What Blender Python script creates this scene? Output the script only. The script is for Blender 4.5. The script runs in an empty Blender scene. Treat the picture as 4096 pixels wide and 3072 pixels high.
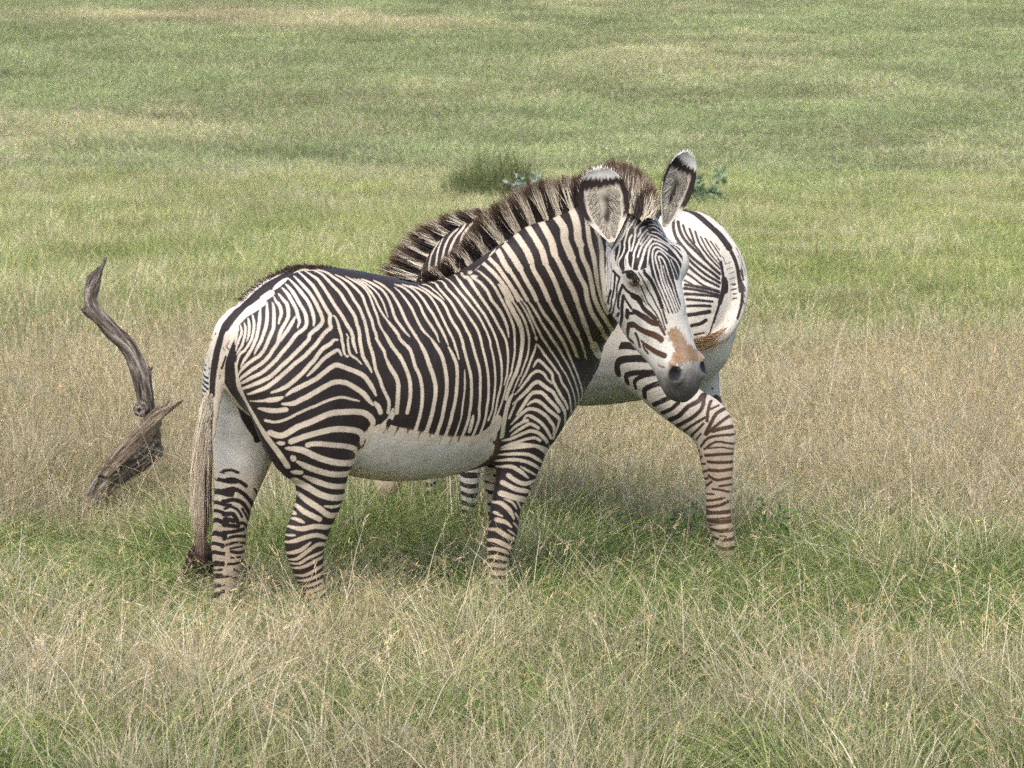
import bpy, bmesh, math, random
import numpy as np
from mathutils import Vector, Matrix

# ---------------------------------------------------------------- camera, sky, sun, exposure
scene = bpy.context.scene
CAM = np.array([0.0, 0.0, 2.0])
PITCH = math.radians(-5.9)
FPX = 2500.0
cd = bpy.data.cameras.new("camera")
cam = bpy.data.objects.new("camera", cd)
scene.collection.objects.link(cam)
cam.location = CAM
cam.rotation_euler = (math.radians(90) + PITCH, 0, 0)
cd.sensor_width = 36.0
cd.lens = 36.0 * FPX / 1024.0
cd.clip_end = 2000.0
cd.clip_start = 0.1
cd.dof.use_dof = True
cd.dof.focus_distance = 9.9
cd.dof.aperture_fstop = 8.0
scene.camera = cam

SUN_EL, SUN_AZ = math.radians(58), math.radians(200)   # azimuth measured from +Y clockwise
w = bpy.data.worlds.new("World")
scene.world = w
w.use_nodes = True
nt = w.node_tree
nt.nodes.clear()
sky = nt.nodes.new("ShaderNodeTexSky")
sky.sky_type = 'NISHITA'
sky.sun_disc = False
sky.sun_elevation = SUN_EL
sky.sun_rotation = SUN_AZ
sky.air_density = 1.0
sky.dust_density = 4.0
sky.ozone_density = 1.0
bg = nt.nodes.new("ShaderNodeBackground")
bg.inputs[1].default_value = 0.15
wo = nt.nodes.new("ShaderNodeOutputWorld")
nt.links.new(sky.outputs[0], bg.inputs[0])
nt.links.new(bg.outputs[0], wo.inputs[0])
sl = bpy.data.lights.new("sun", 'SUN')
sl.energy = 1.0
sl.angle = math.radians(60)
sl.color = (1.0, 0.97, 0.91)
so = bpy.data.objects.new("sun", sl)
scene.collection.objects.link(so)
sd = Vector((math.sin(SUN_AZ) * math.cos(SUN_EL), math.cos(SUN_AZ) * math.cos(SUN_EL), math.sin(SUN_EL)))
so.rotation_euler = (-sd).to_track_quat('-Z', 'Y').to_euler()
scene.view_settings.view_transform = 'Standard'
scene.view_settings.look = 'None'
scene.view_settings.exposure = 0.92
scene.view_settings.gamma = 1.0
scene.cycles.use_denoising = False
scene.cycles.use_adaptive_sampling = True
scene.cycles.adaptive_threshold = 0.05
scene.cycles.max_bounces = 4
scene.cycles.diffuse_bounces = 2
scene.cycles.glossy_bounces = 2
scene.cycles.transparent_max_bounces = 4
scene.cycles.transmission_bounces = 2

rng = np.random.default_rng(7)

def at(u, v, Y):
    """the point at distance Y ahead of the viewpoint that lies in direction (u, v)"""
    cp, sp = math.cos(PITCH), math.sin(PITCH)
    a, b = (u - 512) / FPX, (384 - v) / FPX
    d = np.array([a, cp - b * sp, sp + b * cp])
    return CAM + d * (Y / d[1])

def on_plane(u, v, P, n):
    cp, sp = math.cos(PITCH), math.sin(PITCH)
    a, b = (u - 512) / FPX, (384 - v) / FPX
    d = np.array([a, cp - b * sp, sp + b * cp])
    return CAM + d * (np.dot(P - CAM, n) / np.dot(d, n))

def proj(p):
    q = np.asarray(p) - CAM
    cp, sp = math.cos(PITCH), math.sin(PITCH)
    dep = q[..., 1] * cp + q[..., 2] * sp
    up = -q[..., 1] * sp + q[..., 2] * cp
    return 512 + FPX * q[..., 0] / dep, 384 - FPX * up / dep

def unit(v):
    v = np.asarray(v, float)
    return v / np.linalg.norm(v)

def tag(o, label=None, category=None, group=None, kind=None):
    if label: o["label"] = label
    if category: o["category"] = category
    if group: o["group"] = group
    if kind: o["kind"] = kind
    return o

def link(name, me, mat=None, parent=None):
    o = bpy.data.objects.new(name, me)
    scene.collection.objects.link(o)
    if mat is not None: me.materials.append(mat)
    if parent is not None: o.parent = parent
    return o

def mesh_np(name, V, faces, smooth=True):
    """faces: (n,3) or (n,4) int array"""
    me = bpy.data.meshes.new(name)
    V = np.asarray(V, np.float32); faces = np.asarray(faces, np.int32)
    k = faces.shape[1]
    me.vertices.add(len(V)); me.vertices.foreach_set("co", V.ravel())
    me.loops.add(faces.size); me.loops.foreach_set("vertex_index", faces.ravel())
    me.polygons.add(len(faces))
    me.polygons.foreach_set("loop_start", np.arange(0, faces.size, k, dtype=np.int32))
    me.update(calc_edges=True)
    me.polygons.foreach_set("use_smooth", np.full(len(faces), smooth))
    me.update()
    return me

def set_attr(me, name, arr, kind='FLOAT'):
    a = me.attributes.new(name, kind, 'POINT')
    if kind == 'FLOAT':
        a.data.foreach_set("value", np.ascontiguousarray(arr, dtype=np.float32).ravel())
    elif kind == 'FLOAT_COLOR':
        c = np.ones((len(arr), 4), np.float32); c[:, :3] = arr
        a.data.foreach_set("color", c.ravel())

# ---------------------------------------------------------------- solid figures from swept ellipses
def catmull(A, n):
    A = np.asarray(A, float)
    if len(A) < 3 or n < 2: return A
    P = np.vstack([2 * A[0] - A[1], A, 2 * A[-1] - A[-2]])
    out = []
    for i in range(1, len(P) - 2):
        p0, p1, p2, p3 = P[i - 1], P[i], P[i + 1], P[i + 2]
        for j in range(n):
            t = j / n
            out.append(0.5 * (2 * p1 + (p2 - p0) * t + (2 * p0 - 5 * p1 + 4 * p2 - p3) * t * t + (3 * p1 - p0 - 3 * p2 + p3) * t ** 3))
    out.append(A[-1])
    return np.array(out)

class Chain:
    """stations: rows of centre(3), side axis(3), in-plane radius, side radius"""
    def __init__(self, name, rows, k=0.04, n=3):
        self.name, self.k = name, k
        R = catmull(np.array(rows, float), n)
        self.C, self.a, self.b = R[:, :3], np.maximum(R[:, 6], .004), np.maximum(R[:, 7], .004)
        self.N = R[:, 3:6] / np.linalg.norm(R[:, 3:6], axis=1)[:, None]
    def field(self, P):
        out = np.full(len(P), 9.0)
        for i in range(len(self.C) - 1):
            self._seg(i, P, out)
        return out
    def _seg(self, i, P, out):
        A, B = self.C[i], self.C[i + 1]
        d = B - A; L = np.linalg.norm(d)
        if L < 1e-6: return
        T = d / L
        t = np.clip((P - A) @ T / L, 0, 1)[:, None]
        N = self.N[i] * (1 - t) + self.N[i + 1] * t
        N = N - (N @ T)[:, None] * T
        N /= np.linalg.norm(N, axis=1)[:, None]
        U = np.cross(N, T)
        a = (self.a[i] * (1 - t) + self.a[i + 1] * t)[:, 0]
        b = (self.b[i] * (1 - t) + self.b[i + 1] * t)[:, 0]
        m = np.minimum(a, b)
        q = P - (A + d * t)
        x, y, z = np.einsum('ij,ij->i', q, N), np.einsum('ij,ij->i', q, U), q @ T
        k1 = np.sqrt((x / b) ** 2 + (y / a) ** 2 + (z / m) ** 2)
        k2 = np.sqrt((x / b / b) ** 2 + (y / a / a) ** 2 + (z / m / m) ** 2) + 1e-9
        np.minimum(out, k1 * (k1 - 1) / k2, out=out)
    def box(self):
        r = np.maximum(self.a, self.b)[:, None]
        return (self.C - r).min(0), (self.C + r).max(0)

class Blob:
    def __init__(self, name, c, axes, radii, k=0.04, cut=False):
        self.name, self.c, self.k, self.cut = name, np.asarray(c, float), k, cut
        self.M = np.array([unit(a) for a in axes]); self.r = np.array(radii, float)
    def field(self, P):
        q = (P - self.c) @ self.M.T
        k1 = np.linalg.norm(q / self.r, axis=1); k2 = np.linalg.norm(q / self.r ** 2, axis=1) + 1e-9
        return k1 * (k1 - 1) / k2
    def box(self):
        r = self.r.max()
        return self.c - r, self.c + r

def smin(a, b, k):
    h = np.maximum(k - np.abs(a - b), 0) / k
    return np.minimum(a, b) - h * h * k * 0.25

def build_solid(parts, h):
    lo = np.min([p.box()[0] for p in parts if not getattr(p, 'cut', False)], 0) - 3 * h
    hi = np.max([p.box()[1] for p in parts if not getattr(p, 'cut', False)], 0) + 3 * h
    n = np.ceil((hi - lo) / h).astype(int) + 1
    F = np.full(n, 0.3)
    for p in parts:
        m = max(0.07, p.k * 1.1)
        b0, b1 = p.box()
        i0 = np.clip(((b0 - m - lo) / h).astype(int), 0, n - 1)
        i1 = np.clip(((b1 + m - lo) / h).astype(int) + 2, 1, n)
        ax = [lo[d] + h * np.arange(i0[d], i1[d]) for d in range(3)]
        G = np.stack(np.meshgrid(*ax, indexing='ij'), -1).reshape(-1, 3)
        s = tuple(slice(i0[d], i1[d]) for d in range(3))
        if isinstance(p, Chain):
            f = np.full(len(G), 0.3)
            for i in range(len(p.C) - 1):
                r = max(p.a[i], p.b[i], p.a[i + 1], p.b[i + 1]) + m
                c0, c1 = np.minimum(p.C[i], p.C[i + 1]) - r, np.maximum(p.C[i], p.C[i + 1]) + r
                w_ = np.all((G > c0) & (G < c1), axis=1).nonzero()[0]
                if len(w_) == 0: continue
                o = f[w_]; p._seg(i, G[w_], o); f[w_] = o
        else:
            f = p.field(G)
        f = f.reshape(F[s].shape)
        if getattr(p, 'cut', False): F[s] = -smin(-F[s], f, p.k)
        else: F[s] = smin(F[s], np.minimum(f, 0.3), p.k)
    return surface_nets(F, lo, h)

def surface_nets(F, lo, h):
    S = F < 0
    c = [S[i:S.shape[0] - 1 + i, j:S.shape[1] - 1 + j, k:S.shape[2] - 1 + k] for i in (0, 1) for j in (0, 1) for k in (0, 1)]
    tot = sum(x.astype(np.int8) for x in c)
    act = (tot > 0) & (tot < 8)
    idx = np.argwhere(act)
    vid = np.full(act.shape, -1, np.int64); vid[tuple(idx.T)] = np.arange(len(idx))
    cr = [(i, j, k) for i in (0, 1) for j in (0, 1) for k in (0, 1)]
    vals = [F[idx[:, 0] + i, idx[:, 1] + j, idx[:, 2] + k] for i, j, k in cr]
    acc = np.zeros((len(idx), 3)); cnt = np.zeros(len(idx))
    for a in range(8):
        for b in range(a + 1, 8):
            if sum(abs(cr[a][d] - cr[b][d]) for d in range(3)) != 1: continue
            m = (vals[a] < 0) != (vals[b] < 0)
            t = vals[a][m] / (vals[a][m] - vals[b][m])
            acc[m] += np.array(cr[a]) + t[:, None] * (np.array(cr[b]) - np.array(cr[a])); cnt[m] += 1
    V = lo + h * (idx + acc / cnt[:, None])
    Q = []
    for d in range(3):
        e1, e2 = [(1, 2), (2, 0), (0, 1)][d]
        sl0 = [slice(None)] * 3; sl1 = [slice(None)] * 3
        sl0[d] = slice(0, -1); sl1[d] = slice(1, None)
        A, B = S[tuple(sl0)], S[tuple(sl1)]
        e = np.argwhere(A != B)
        e = e[(e[:, e1] > 0) & (e[:, e2] > 0) & (e[:, e1] < act.shape[e1]) & (e[:, e2] < act.shape[e2])]
        ins = A[tuple(e.T)]
        o1 = np.zeros(3, int); o1[e1] = 1; o2 = np.zeros(3, int); o2[e2] = 1
        q = np.stack([vid[tuple((e - o1 - o2).T)], vid[tuple((e - o2).T)], vid[tuple(e.T)], vid[tuple((e - o1).T)]], 1)
        q[~ins] = q[~ins][:, ::-1]
        Q.append(q)
    return V, np.vstack(Q)

def subdivide(me, levels):
    o = bpy.data.objects.new("tmp", me); scene.collection.objects.link(o)
    m = o.modifiers.new("s", 'SUBSURF'); m.levels = levels; m.render_levels = levels
    dg = bpy.context.evaluated_depsgraph_get(); dg.update()
    out = bpy.data.meshes.new_from_object(o.evaluated_get(dg))
    bpy.data.objects.remove(o); bpy.data.meshes.remove(me)
    out.polygons.foreach_set("use_smooth", np.full(len(out.polygons), True))
    return out

def verts(me):
    V = np.empty(len(me.vertices) * 3, np.float32); me.vertices.foreach_get("co", V)
    return V.reshape(-1, 3).astype(float)

# ---------------------------------------------------------------- the near zebra
YAW = math.radians(27)
H1 = np.array([math.cos(YAW), math.sin(YAW), 0]); L1 = np.array([-math.sin(YAW), math.cos(YAW), 0])
P1 = at(301, 265, 9.85)

def mk_side(P0, Lv):
    def side(u, v, off):           # off > 0: towards the viewer's side of the animal
        return on_plane(u, v, P0 - Lv * off, Lv)
    return side
side1 = mk_side(P1, L1)

def st(side, Lv, off, top, bot, b):
    A, B = side(*top, off), side(*bot, off)
    return list((A + B) / 2) + list(Lv) + [np.linalg.norm(A - B) / 2, b]

def leg(side, Lv, rows):
    """rows: (u, v, off, in-plane radius in m/.0039, side radius)"""
    return [list(side(u, v, off)) + list(Lv) + [r * .0039, b] for u, v, off, r, b in rows]

def stY(top, bot, Y, N, b):
    A, B = at(*top, Y), at(*bot, Y)
    return list((A + B) / 2) + list(N) + [np.linalg.norm(A - B) / 2, b]

def zebra1_parts():
    s, L = side1, L1
    P = []
    P.append(Chain('torso', [
        st(s, L, 0, (238, 308), (250, 365), .12),
        st(s, L, 0, (260, 284), (276, 415), .19),
        st(s, L, 0, (300, 266), (305, 440), .235),
        st(s, L, 0, (336, 268), (345, 462), .26),
        st(s, L, 0, (370, 276), (376, 477), .28),
        st(s, L, 0, (405, 282), (408, 481), .29),
        st(s, L, 0, (440, 279), (445, 475), .275),
        st(s, L, 0, (476, 270), (484, 463), .24),
        st(s, L, 0, (508, 270), (520, 448), .21),
        st(s, L, 0, (540, 290), (552, 434), .18),
        st(s, L, 0, (554, 325), (558, 416), .12)], k=.05, n=5))
    # neck, curving towards the viewer
    n0 = L; n1 = unit(L * .75 + np.array([.45, .3, 0])); n2 = unit(np.array([.2, 1, 0])); n3 = unit(np.array([.8, .55, .15]))
    P.append(Chain('neck', [
        st(s, L, 0, (452, 280), (545, 436), .19),
        st(s, L, .01, (466, 261), (562, 412), .17),
        stY((494, 241), (580, 380), 10.16, unit(L * .9 + n2 * .1), .145),
        stY((526, 224), (592, 350), 10.08, unit(L * .6 + n2 * .4), .125),
        stY((558, 210), (606, 325), 9.98, unit(n2 * .8 + n3 * .2), .105),
        stY((592, 199), (613, 300), 9.86, unit(n2 * .5 + n3 * .5), .095),
        stY((616, 196), (625, 280), 9.75, unit(n2 * .2 + n3 * .8), .085)], k=.05, n=5))
    P.append(Chain('hind_right', leg(s, L, [
        (282, 350, .11, 42, .10), (290, 380, .13, 49, .125), (304, 412, .145, 52, .125), (312, 438, .15, 49, .115), (319, 458, .15, 39, .10), (321, 474, .15, 29, .085),
        (319, 500, .15, 24, .068), (311, 522, .15, 22.5, .056), (305, 540, .15, 22.5, .05), (306, 557, .15, 19.5, .046),
        (309, 572, .15, 16, .04), (314, 590, .15, 12.5, .036), (317, 608, .15, 10.5, .034), (320, 618, .15, 12, .04), (323, 626, .15, 10, .036)]), k=.06))
    P.append(Chain('hind_left', leg(s, L, [
        (256, 342, -.15, 46, .13), (247, 380, -.165, 47, .14), (245, 416, -.15, 42, .12), (245, 440, -.145, 36, .10), (242, 460, -.14, 30, .085),
        (238, 482, -.14, 24.5, .07), (234, 500, -.14, 21, .06), (231, 520, -.14, 18.5, .054), (229, 540, -.14, 18, .05), (228, 560, -.14, 16, .045),
        (226, 577, -.14, 13, .04), (224, 594, -.14, 10.5, .035), (222, 612, -.14, 11.5, .04), (223, 621, -.14, 10, .036)]), k=.06))
    P.append(Chain('fore_right', leg(s, L, [
        (538, 330, .07, 30, .08), (538, 362, .10, 38, .10), (537, 392, .115, 42, .11), (531, 420, .12, 36, .10), (524, 441, .12, 28.5, .08), (520.5, 457, .12, 26.5, .068),
        (517, 472, .12, 23.5, .06), (512.5, 487, .12, 21, .054), (506, 506, .12, 17.5, .048), (503, 528, .12, 17, .048), (500, 541, .12, 15.5, .043),
        (497.5, 557, .12, 13, .038), (497.5, 571, .12, 11, .034), (498, 588, .12, 10.5, .033), (499, 600, .12, 11.5, .038), (501, 609, .12, 10, .036)]), k=.05))
    P.append(Chain('fore_left', leg(s, L, [
        (522, 400, -.08, 28, .07), (512, 425, -.10, 24, .07), (503, 445, -.11, 20, .06), (497, 463, -.11, 16, .05), (497, 485, -.11, 14, .045), (499, 510, -.11, 13, .042),
        (500, 530, -.11, 12, .042), (500, 550, -.11, 10, .036), (500, 575, -.11, 9, .032), (501, 592, -.11, 11, .036), (502, 600, -.11, 10, .034)]), k=.05))
    P.append(Chain('tail', [list(s(u, v, 0) - H1 * .0) + list(L) + [r * .0039, r * .0039 * .8] for u, v, r in
        [(236, 316, 10), (226, 330, 11), (219.5, 345, 10.5), (217.5, 358, 9.5), (216.5, 378, 8), (215.5, 398, 7), (213, 425, 4.5), (211, 450, 3)]], k=.02))
    P += head_parts(HEAD1, 1.0)
    return P

class HeadFrame:
    def __init__(self, O, A, N):
        self.O = np.asarray(O, float); self.A = unit(A); N = np.asarray(N, float)
        self.N = unit(N - np.dot(N, self.A) * self.A); F = np.cross(self.N, self.A)
        self.F = F
    def p(self, a, f, r): return self.O + self.A * a + self.F * f + self.N * r
    def loc(self, P):
        q = P - self.O
        return q @ self.A, q @ self.F, q @ self.N
HEAD1 = HeadFrame(at(637, 204, 9.6), (.26, -.10, -.96), (-.76, -.62, -.14))
if np.dot(HEAD1.F, [0, -1, 0]) < 0: HEAD1.F = -HEAD1.F

def head_parts(Hd, sc):
    T = [(.03, -.0, -.15, .085), (.08, .035, -.21, .105), (.16, .065, -.245, .118), (.26, .085, -.25, .12), (.34, .088, -.26, .112),
         (.43, .087, -.245, .10), (.50, .08, -.20, .092), (.56, .074, -.15, .09), (.62, .068, -.115, .094), (.68, .055, -.09, .094), (.72, .03, -.08, .082), (.75, -.0, -.065, .055)]
    rows = [list(Hd.p(a * sc, (ft + fv) / 2 * sc, 0)) + list(Hd.N) + [(ft - fv) / 2 * sc, w_ * sc] for a, ft, fv, w_ in T]
    P = [Chain('head', rows, k=.035)]
    ax = (Hd.A, Hd.F, Hd.N)
    for sg in (1, -1):
        P.append(Blob('brow', Hd.p(.25 * sc, .025 * sc, sg * .106 * sc), ax, np.array((.06, .05, .032)) * sc, k=.06))
        P.append(Blob('cheek', Hd.p(.29 * sc, -.14 * sc, sg * .06 * sc), ax, np.array((.14, .11, .058)) * sc, k=.03))
        P.append(Blob('crest', Hd.p(.40 * sc, -.03 * sc, sg * .085 * sc), ax, np.array((.10, .02, .016)) * sc, k=.025))
        P.append(Blob('nostril_rim', Hd.p(.66 * sc, .035 * sc, sg * .072 * sc), ax, np.array((.052, .034, .026)) * sc, k=.02))
        P.append(Blob('eye_hole', Hd.p(.285 * sc, .015 * sc, sg * .135 * sc), ax, np.array((.020, .028, .016)) * sc, k=.008, cut=True))
        P.append(Blob('nostril', Hd.p(.668 * sc, .050 * sc, sg * .082 * sc), (Hd.A + .15 * Hd.F, Hd.F - .15 * Hd.A, Hd.N), np.array((.034, .017, .032)) * sc, k=.008, cut=True))
    P.append(Blob('lip', Hd.p(.71 * sc, -.03 * sc, 0), ax, np.array((.045, .06, .06)) * sc, k=.02))
    P.append(Blob('chin', Hd.p(.685 * sc, -.095 * sc, 0), ax, np.array((.05, .03, .04)) * sc, k=.015))
    return P

# ---------------------------------------------------------------- the zebra behind, grazing
YAW2 = math.radians(25)
H2 = np.array([-math.cos(YAW2), math.sin(YAW2), 0]); L2 = np.array([math.sin(YAW2), math.cos(YAW2), 0])
P2 = at(690, 212, 11.1)
side2 = mk_side(P2, L2)

def zebra2_parts():
    s, L = side2, L2
    def lg(rows): return [list(s(u, v, off)) + list(L) + [r * .0044, b] for u, v, off, r, b in rows]
    P = []
    P.append(Chain('torso', [
        st(s, L, 0, (688, 210), (682, 380), .21),
        st(s, L, 0, (655, 213), (648, 396), .27),
        st(s, L, 0, (620, 219), (615, 402), .29),
        st(s, L, 0, (585, 223), (580, 405), .29),
        st(s, L, 0, (550, 224), (545, 400), .26),
        st(s, L, 0, (522, 232), (512, 390), .22),
        st(s, L, 0, (495, 245), (485, 372), .18)], k=.05, n=5))
    P.append(Blob('torso', s(690, 287, 0), (H2, L, np.array([0, 0, 1.0])), (.232, .165, .338), k=.05))
    P.append(Chain('neck', lg([
        (515, 288, 0, 66, .17), (490, 275, 0, 58, .15), (470, 278, 0, 53, .135), (452, 295, 0, 42, .12),
        (436, 318, 0, 32, .105), (424, 345, 0, 27, .095)]), k=.06, n=5))
    P.append(Chain('head', lg([(420, 350, 0, 26, .09), (410, 380, 0, 27, .10), (402, 410, 0, 24, .10), (395, 440, 0, 18, .075), (389, 465, 0, 14, .06), (387, 482, 0, 15, .06), (387, 492, 0, 11, .05)]), k=.04))
    P.append(Chain('hind_near', lg([
        (684, 300, .12, 36, .10), (672, 325, .14, 42, .12), (658, 345, .15, 40, .125), (653, 362, .155, 36, .115), (660, 379, .155, 29, .10), (672, 394, .155, 25, .085),
        (688, 408, .155, 23, .075), (707, 421, .155, 24, .064), (715, 436, .155, 22, .058), (716, 450, .155, 19, .052), (717.5, 468, .155, 16.5, .046), (719, 485, .155, 14, .042),
        (718.5, 503, .155, 12.5, .042), (719, 520, .155, 12.5, .042), (723, 534, .155, 11, .042), (726, 552, .155, 10, .04), (726, 562, .155, 9, .038), (727, 572, .155, 10, .04)]), k=.06))
    P.append(Chain('hind_far', lg([
        (698, 300, -.07, 20, .07), (697, 328, -.08, 19, .075), (700, 352, -.10, 18, .08), (702, 378, -.12, 18, .08), (703, 398, -.15, 18, .07), (711, 415, -.15, 17, .06),
        (717, 430, -.15, 15, .055), (719, 455, -.15, 12, .045), (719, 490, -.15, 10, .04), (720, 520, -.15, 9, .035), (722, 545, -.15, 10, .036), (723, 560, -.15, 10, .038)]), k=.06))
    P.append(Chain('fore_near', lg([
        (510, 350, .10, 40, .10), (500, 385, .12, 34, .10), (487, 415, .12, 24, .075), (477, 442, .12, 15, .055), (471, 462, .12, 11.5, .05), (470, 480, .12, 10, .045),
        (469, 500, .12, 8, .036), (468, 520, .12, 7.5, .034), (467, 534, .12, 7.5, .034), (467, 552, .12, 9, .038)]), k=.05))
    P.append(Chain('fore_far', lg([
        (490, 370, -.10, 30, .09), (465, 410, -.11, 20, .07), (445, 445, -.11, 11, .05), (433, 470, -.11, 7, .045), (431, 490, -.11, 5.5, .03), (430, 512, -.11, 5.5, .03), (429, 526, -.11, 5.5, .03), (428, 541, -.11, 7, .034)]), k=.05))
    P.append(Chain('tail', lg([(718, 236, 0, 9, .04), (728, 249, 0, 9, .04), (735, 264, 0, 9.5, .036), (739.5, 280, .0, 9, .033), (740.5, 294, .02, 8, .03), (738.5, 308, .04, 7.5, .028),
        (734, 320, .07, 7, .028), (728, 330, .10, 6.5, .028), (719, 338, .14, 6, .028), (707, 343, .20, 5, .024), (698, 343, .26, 4, .02)]), k=.02))
    return P

# ---------------------------------------------------------------- coat pattern on the skin
def read_strokes(text):
    out = []
    for l in text.strip().split("\n"):
        t = l.split()
        out.append((t[0], t[1], int(t[2]) * 1e-4 * (1.1 if t[0] != 'O' else 1.25), np.array([[float(c) for c in p.split(",")] for p in t[3:]]) * 1e-3))
    return out

def sstep(a, b, x):
    t = np.clip((x - a) / (b - a), 0, 1)
    return t * t * (3 - 2 * t)

def chain_groups(parts, V, names):
    """signed distance of every vertex to each named group of limbs"""
    out = {}
    for nm, members in names.items():
        f = np.full(len(V), 9.0)
        for p in parts:
            if p.name not in members or getattr(p, 'cut', False): continue
            b0, b1 = p.box()
            w_ = np.all((V > b0 - .03) & (V < b1 + .03), axis=1).nonzero()[0]
            if len(w_) == 0: continue
            if isinstance(p, Chain):
                g = np.full(len(w_), 9.0); VV = V[w_]
                for i in range(len(p.C) - 1):
                    r = max(p.a[i], p.b[i], p.a[i + 1], p.b[i + 1]) + .03
                    c0, c1 = np.minimum(p.C[i], p.C[i + 1]) - r, np.maximum(p.C[i], p.C[i + 1]) + r
                    z = np.all((VV > c0) & (VV < c1), axis=1).nonzero()[0]
                    if len(z) == 0: continue
                    o = g[z]; p._seg(i, VV[z], o); g[z] = o
            else: g = p.field(V[w_])
            f[w_] = np.minimum(f[w_], g)
        out[nm] = f
    return out

def paint(V, s, strokes, rule, ochre=None, wide=None):
    """rule[group] = (vertex indices, positions used for them, linear map)"""
    for op, grp, w_, pts in strokes:
        if grp not in rule: continue
        for idx, X, M in rule[grp]:
            Pt = catmull(pts, 3) @ M
            m = w_ / 2 + .02
            lo, hi = Pt.min(0) - m, Pt.max(0) + m
            z = np.all((X > lo) & (X < hi), axis=1).nonzero()[0]
            if len(z) == 0: continue
            XX = X[z]; d2 = np.full(len(z), 1.0); taper = np.zeros(len(z)); tl = min(.05, .35 * np.linalg.norm(np.diff(Pt, axis=0), axis=1).sum()) if (w_ < .024 and (op == 'W' or grp == 'T') and grp != 'N' and grp != 'H') else 0; belly_end = grp == 'T' and op == 'W' and pts[-1, 2] < .93
            if len(Pt) == 1: Pt = np.vstack([Pt, Pt + 1e-4])
            seg = np.linalg.norm(np.diff(Pt, axis=0), axis=1); cum = np.r_[0, np.cumsum(seg)]; total = cum[-1]
            for run, A, B in zip(cum, Pt[:-1], Pt[1:]):
                l0, l1 = np.minimum(A, B) - m, np.maximum(A, B) + m
                y = np.all((XX > l0) & (XX < l1), axis=1).nonzero()[0]
                if len(y) == 0: continue
                AB = B - A; q = XX[y] - A
                t = np.clip(q @ AB / max(AB @ AB, 1e-12), 0, 1)[:, None]
                e = q - t * AB
                dd = np.einsum('ij,ij->i', e, e); nearer = dd < d2[y]
                if tl > 0:
                    r0 = run + t[:, 0] * np.linalg.norm(AB); r0 = r0 if belly_end else np.minimum(r0, total - r0)
                    if op == 'K': r0 = (total - run - t[:, 0] * np.linalg.norm(AB)) * tl / total
                    taper[y] = np.where(nearer, (.95 if op == 'K' else .55) * np.clip(1 - r0 / tl, 0, 1) ** 1.5, taper[y])
                d2[y] = np.minimum(d2[y], dd)
            val = np.sqrt(d2) - w_ / 2 * (1 - taper)
            k = idx[z]
            if op == 'W':
                s[k] = np.minimum(s[k], val)
                if wide is not None and w_ > .11: wide[k] = np.minimum(wide[k], val)
            elif op == 'K': s[k] = np.maximum(s[k], -val)
            elif op == 'O' and ochre is not None: ochre[k] = np.maximum(ochre[k], -val)

def stretch(n, k):
    n = unit(n)
    return np.eye(3) - (1 - k) * np.outer(n, n)

def normals(me):
    n = np.empty(len(me.vertices) * 3, np.float32); me.vertices.foreach_get("normal", n)
    return n.reshape(-1, 3).astype(float)

def node(nt, t, **kw):
    n = nt.nodes.new(t)
    for k, v in kw.items():
        if k.startswith("i_"):
            key = k[2:]
            n.inputs[int(key) if key.isdigit() else key].default_value = v
        else: setattr(n, k, v)
    return n

def new_mat(name):
    m = bpy.data.materials.new(name); m.use_nodes = True
    return m, m.node_tree, m.node_tree.nodes["Principled BSDF"]

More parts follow.
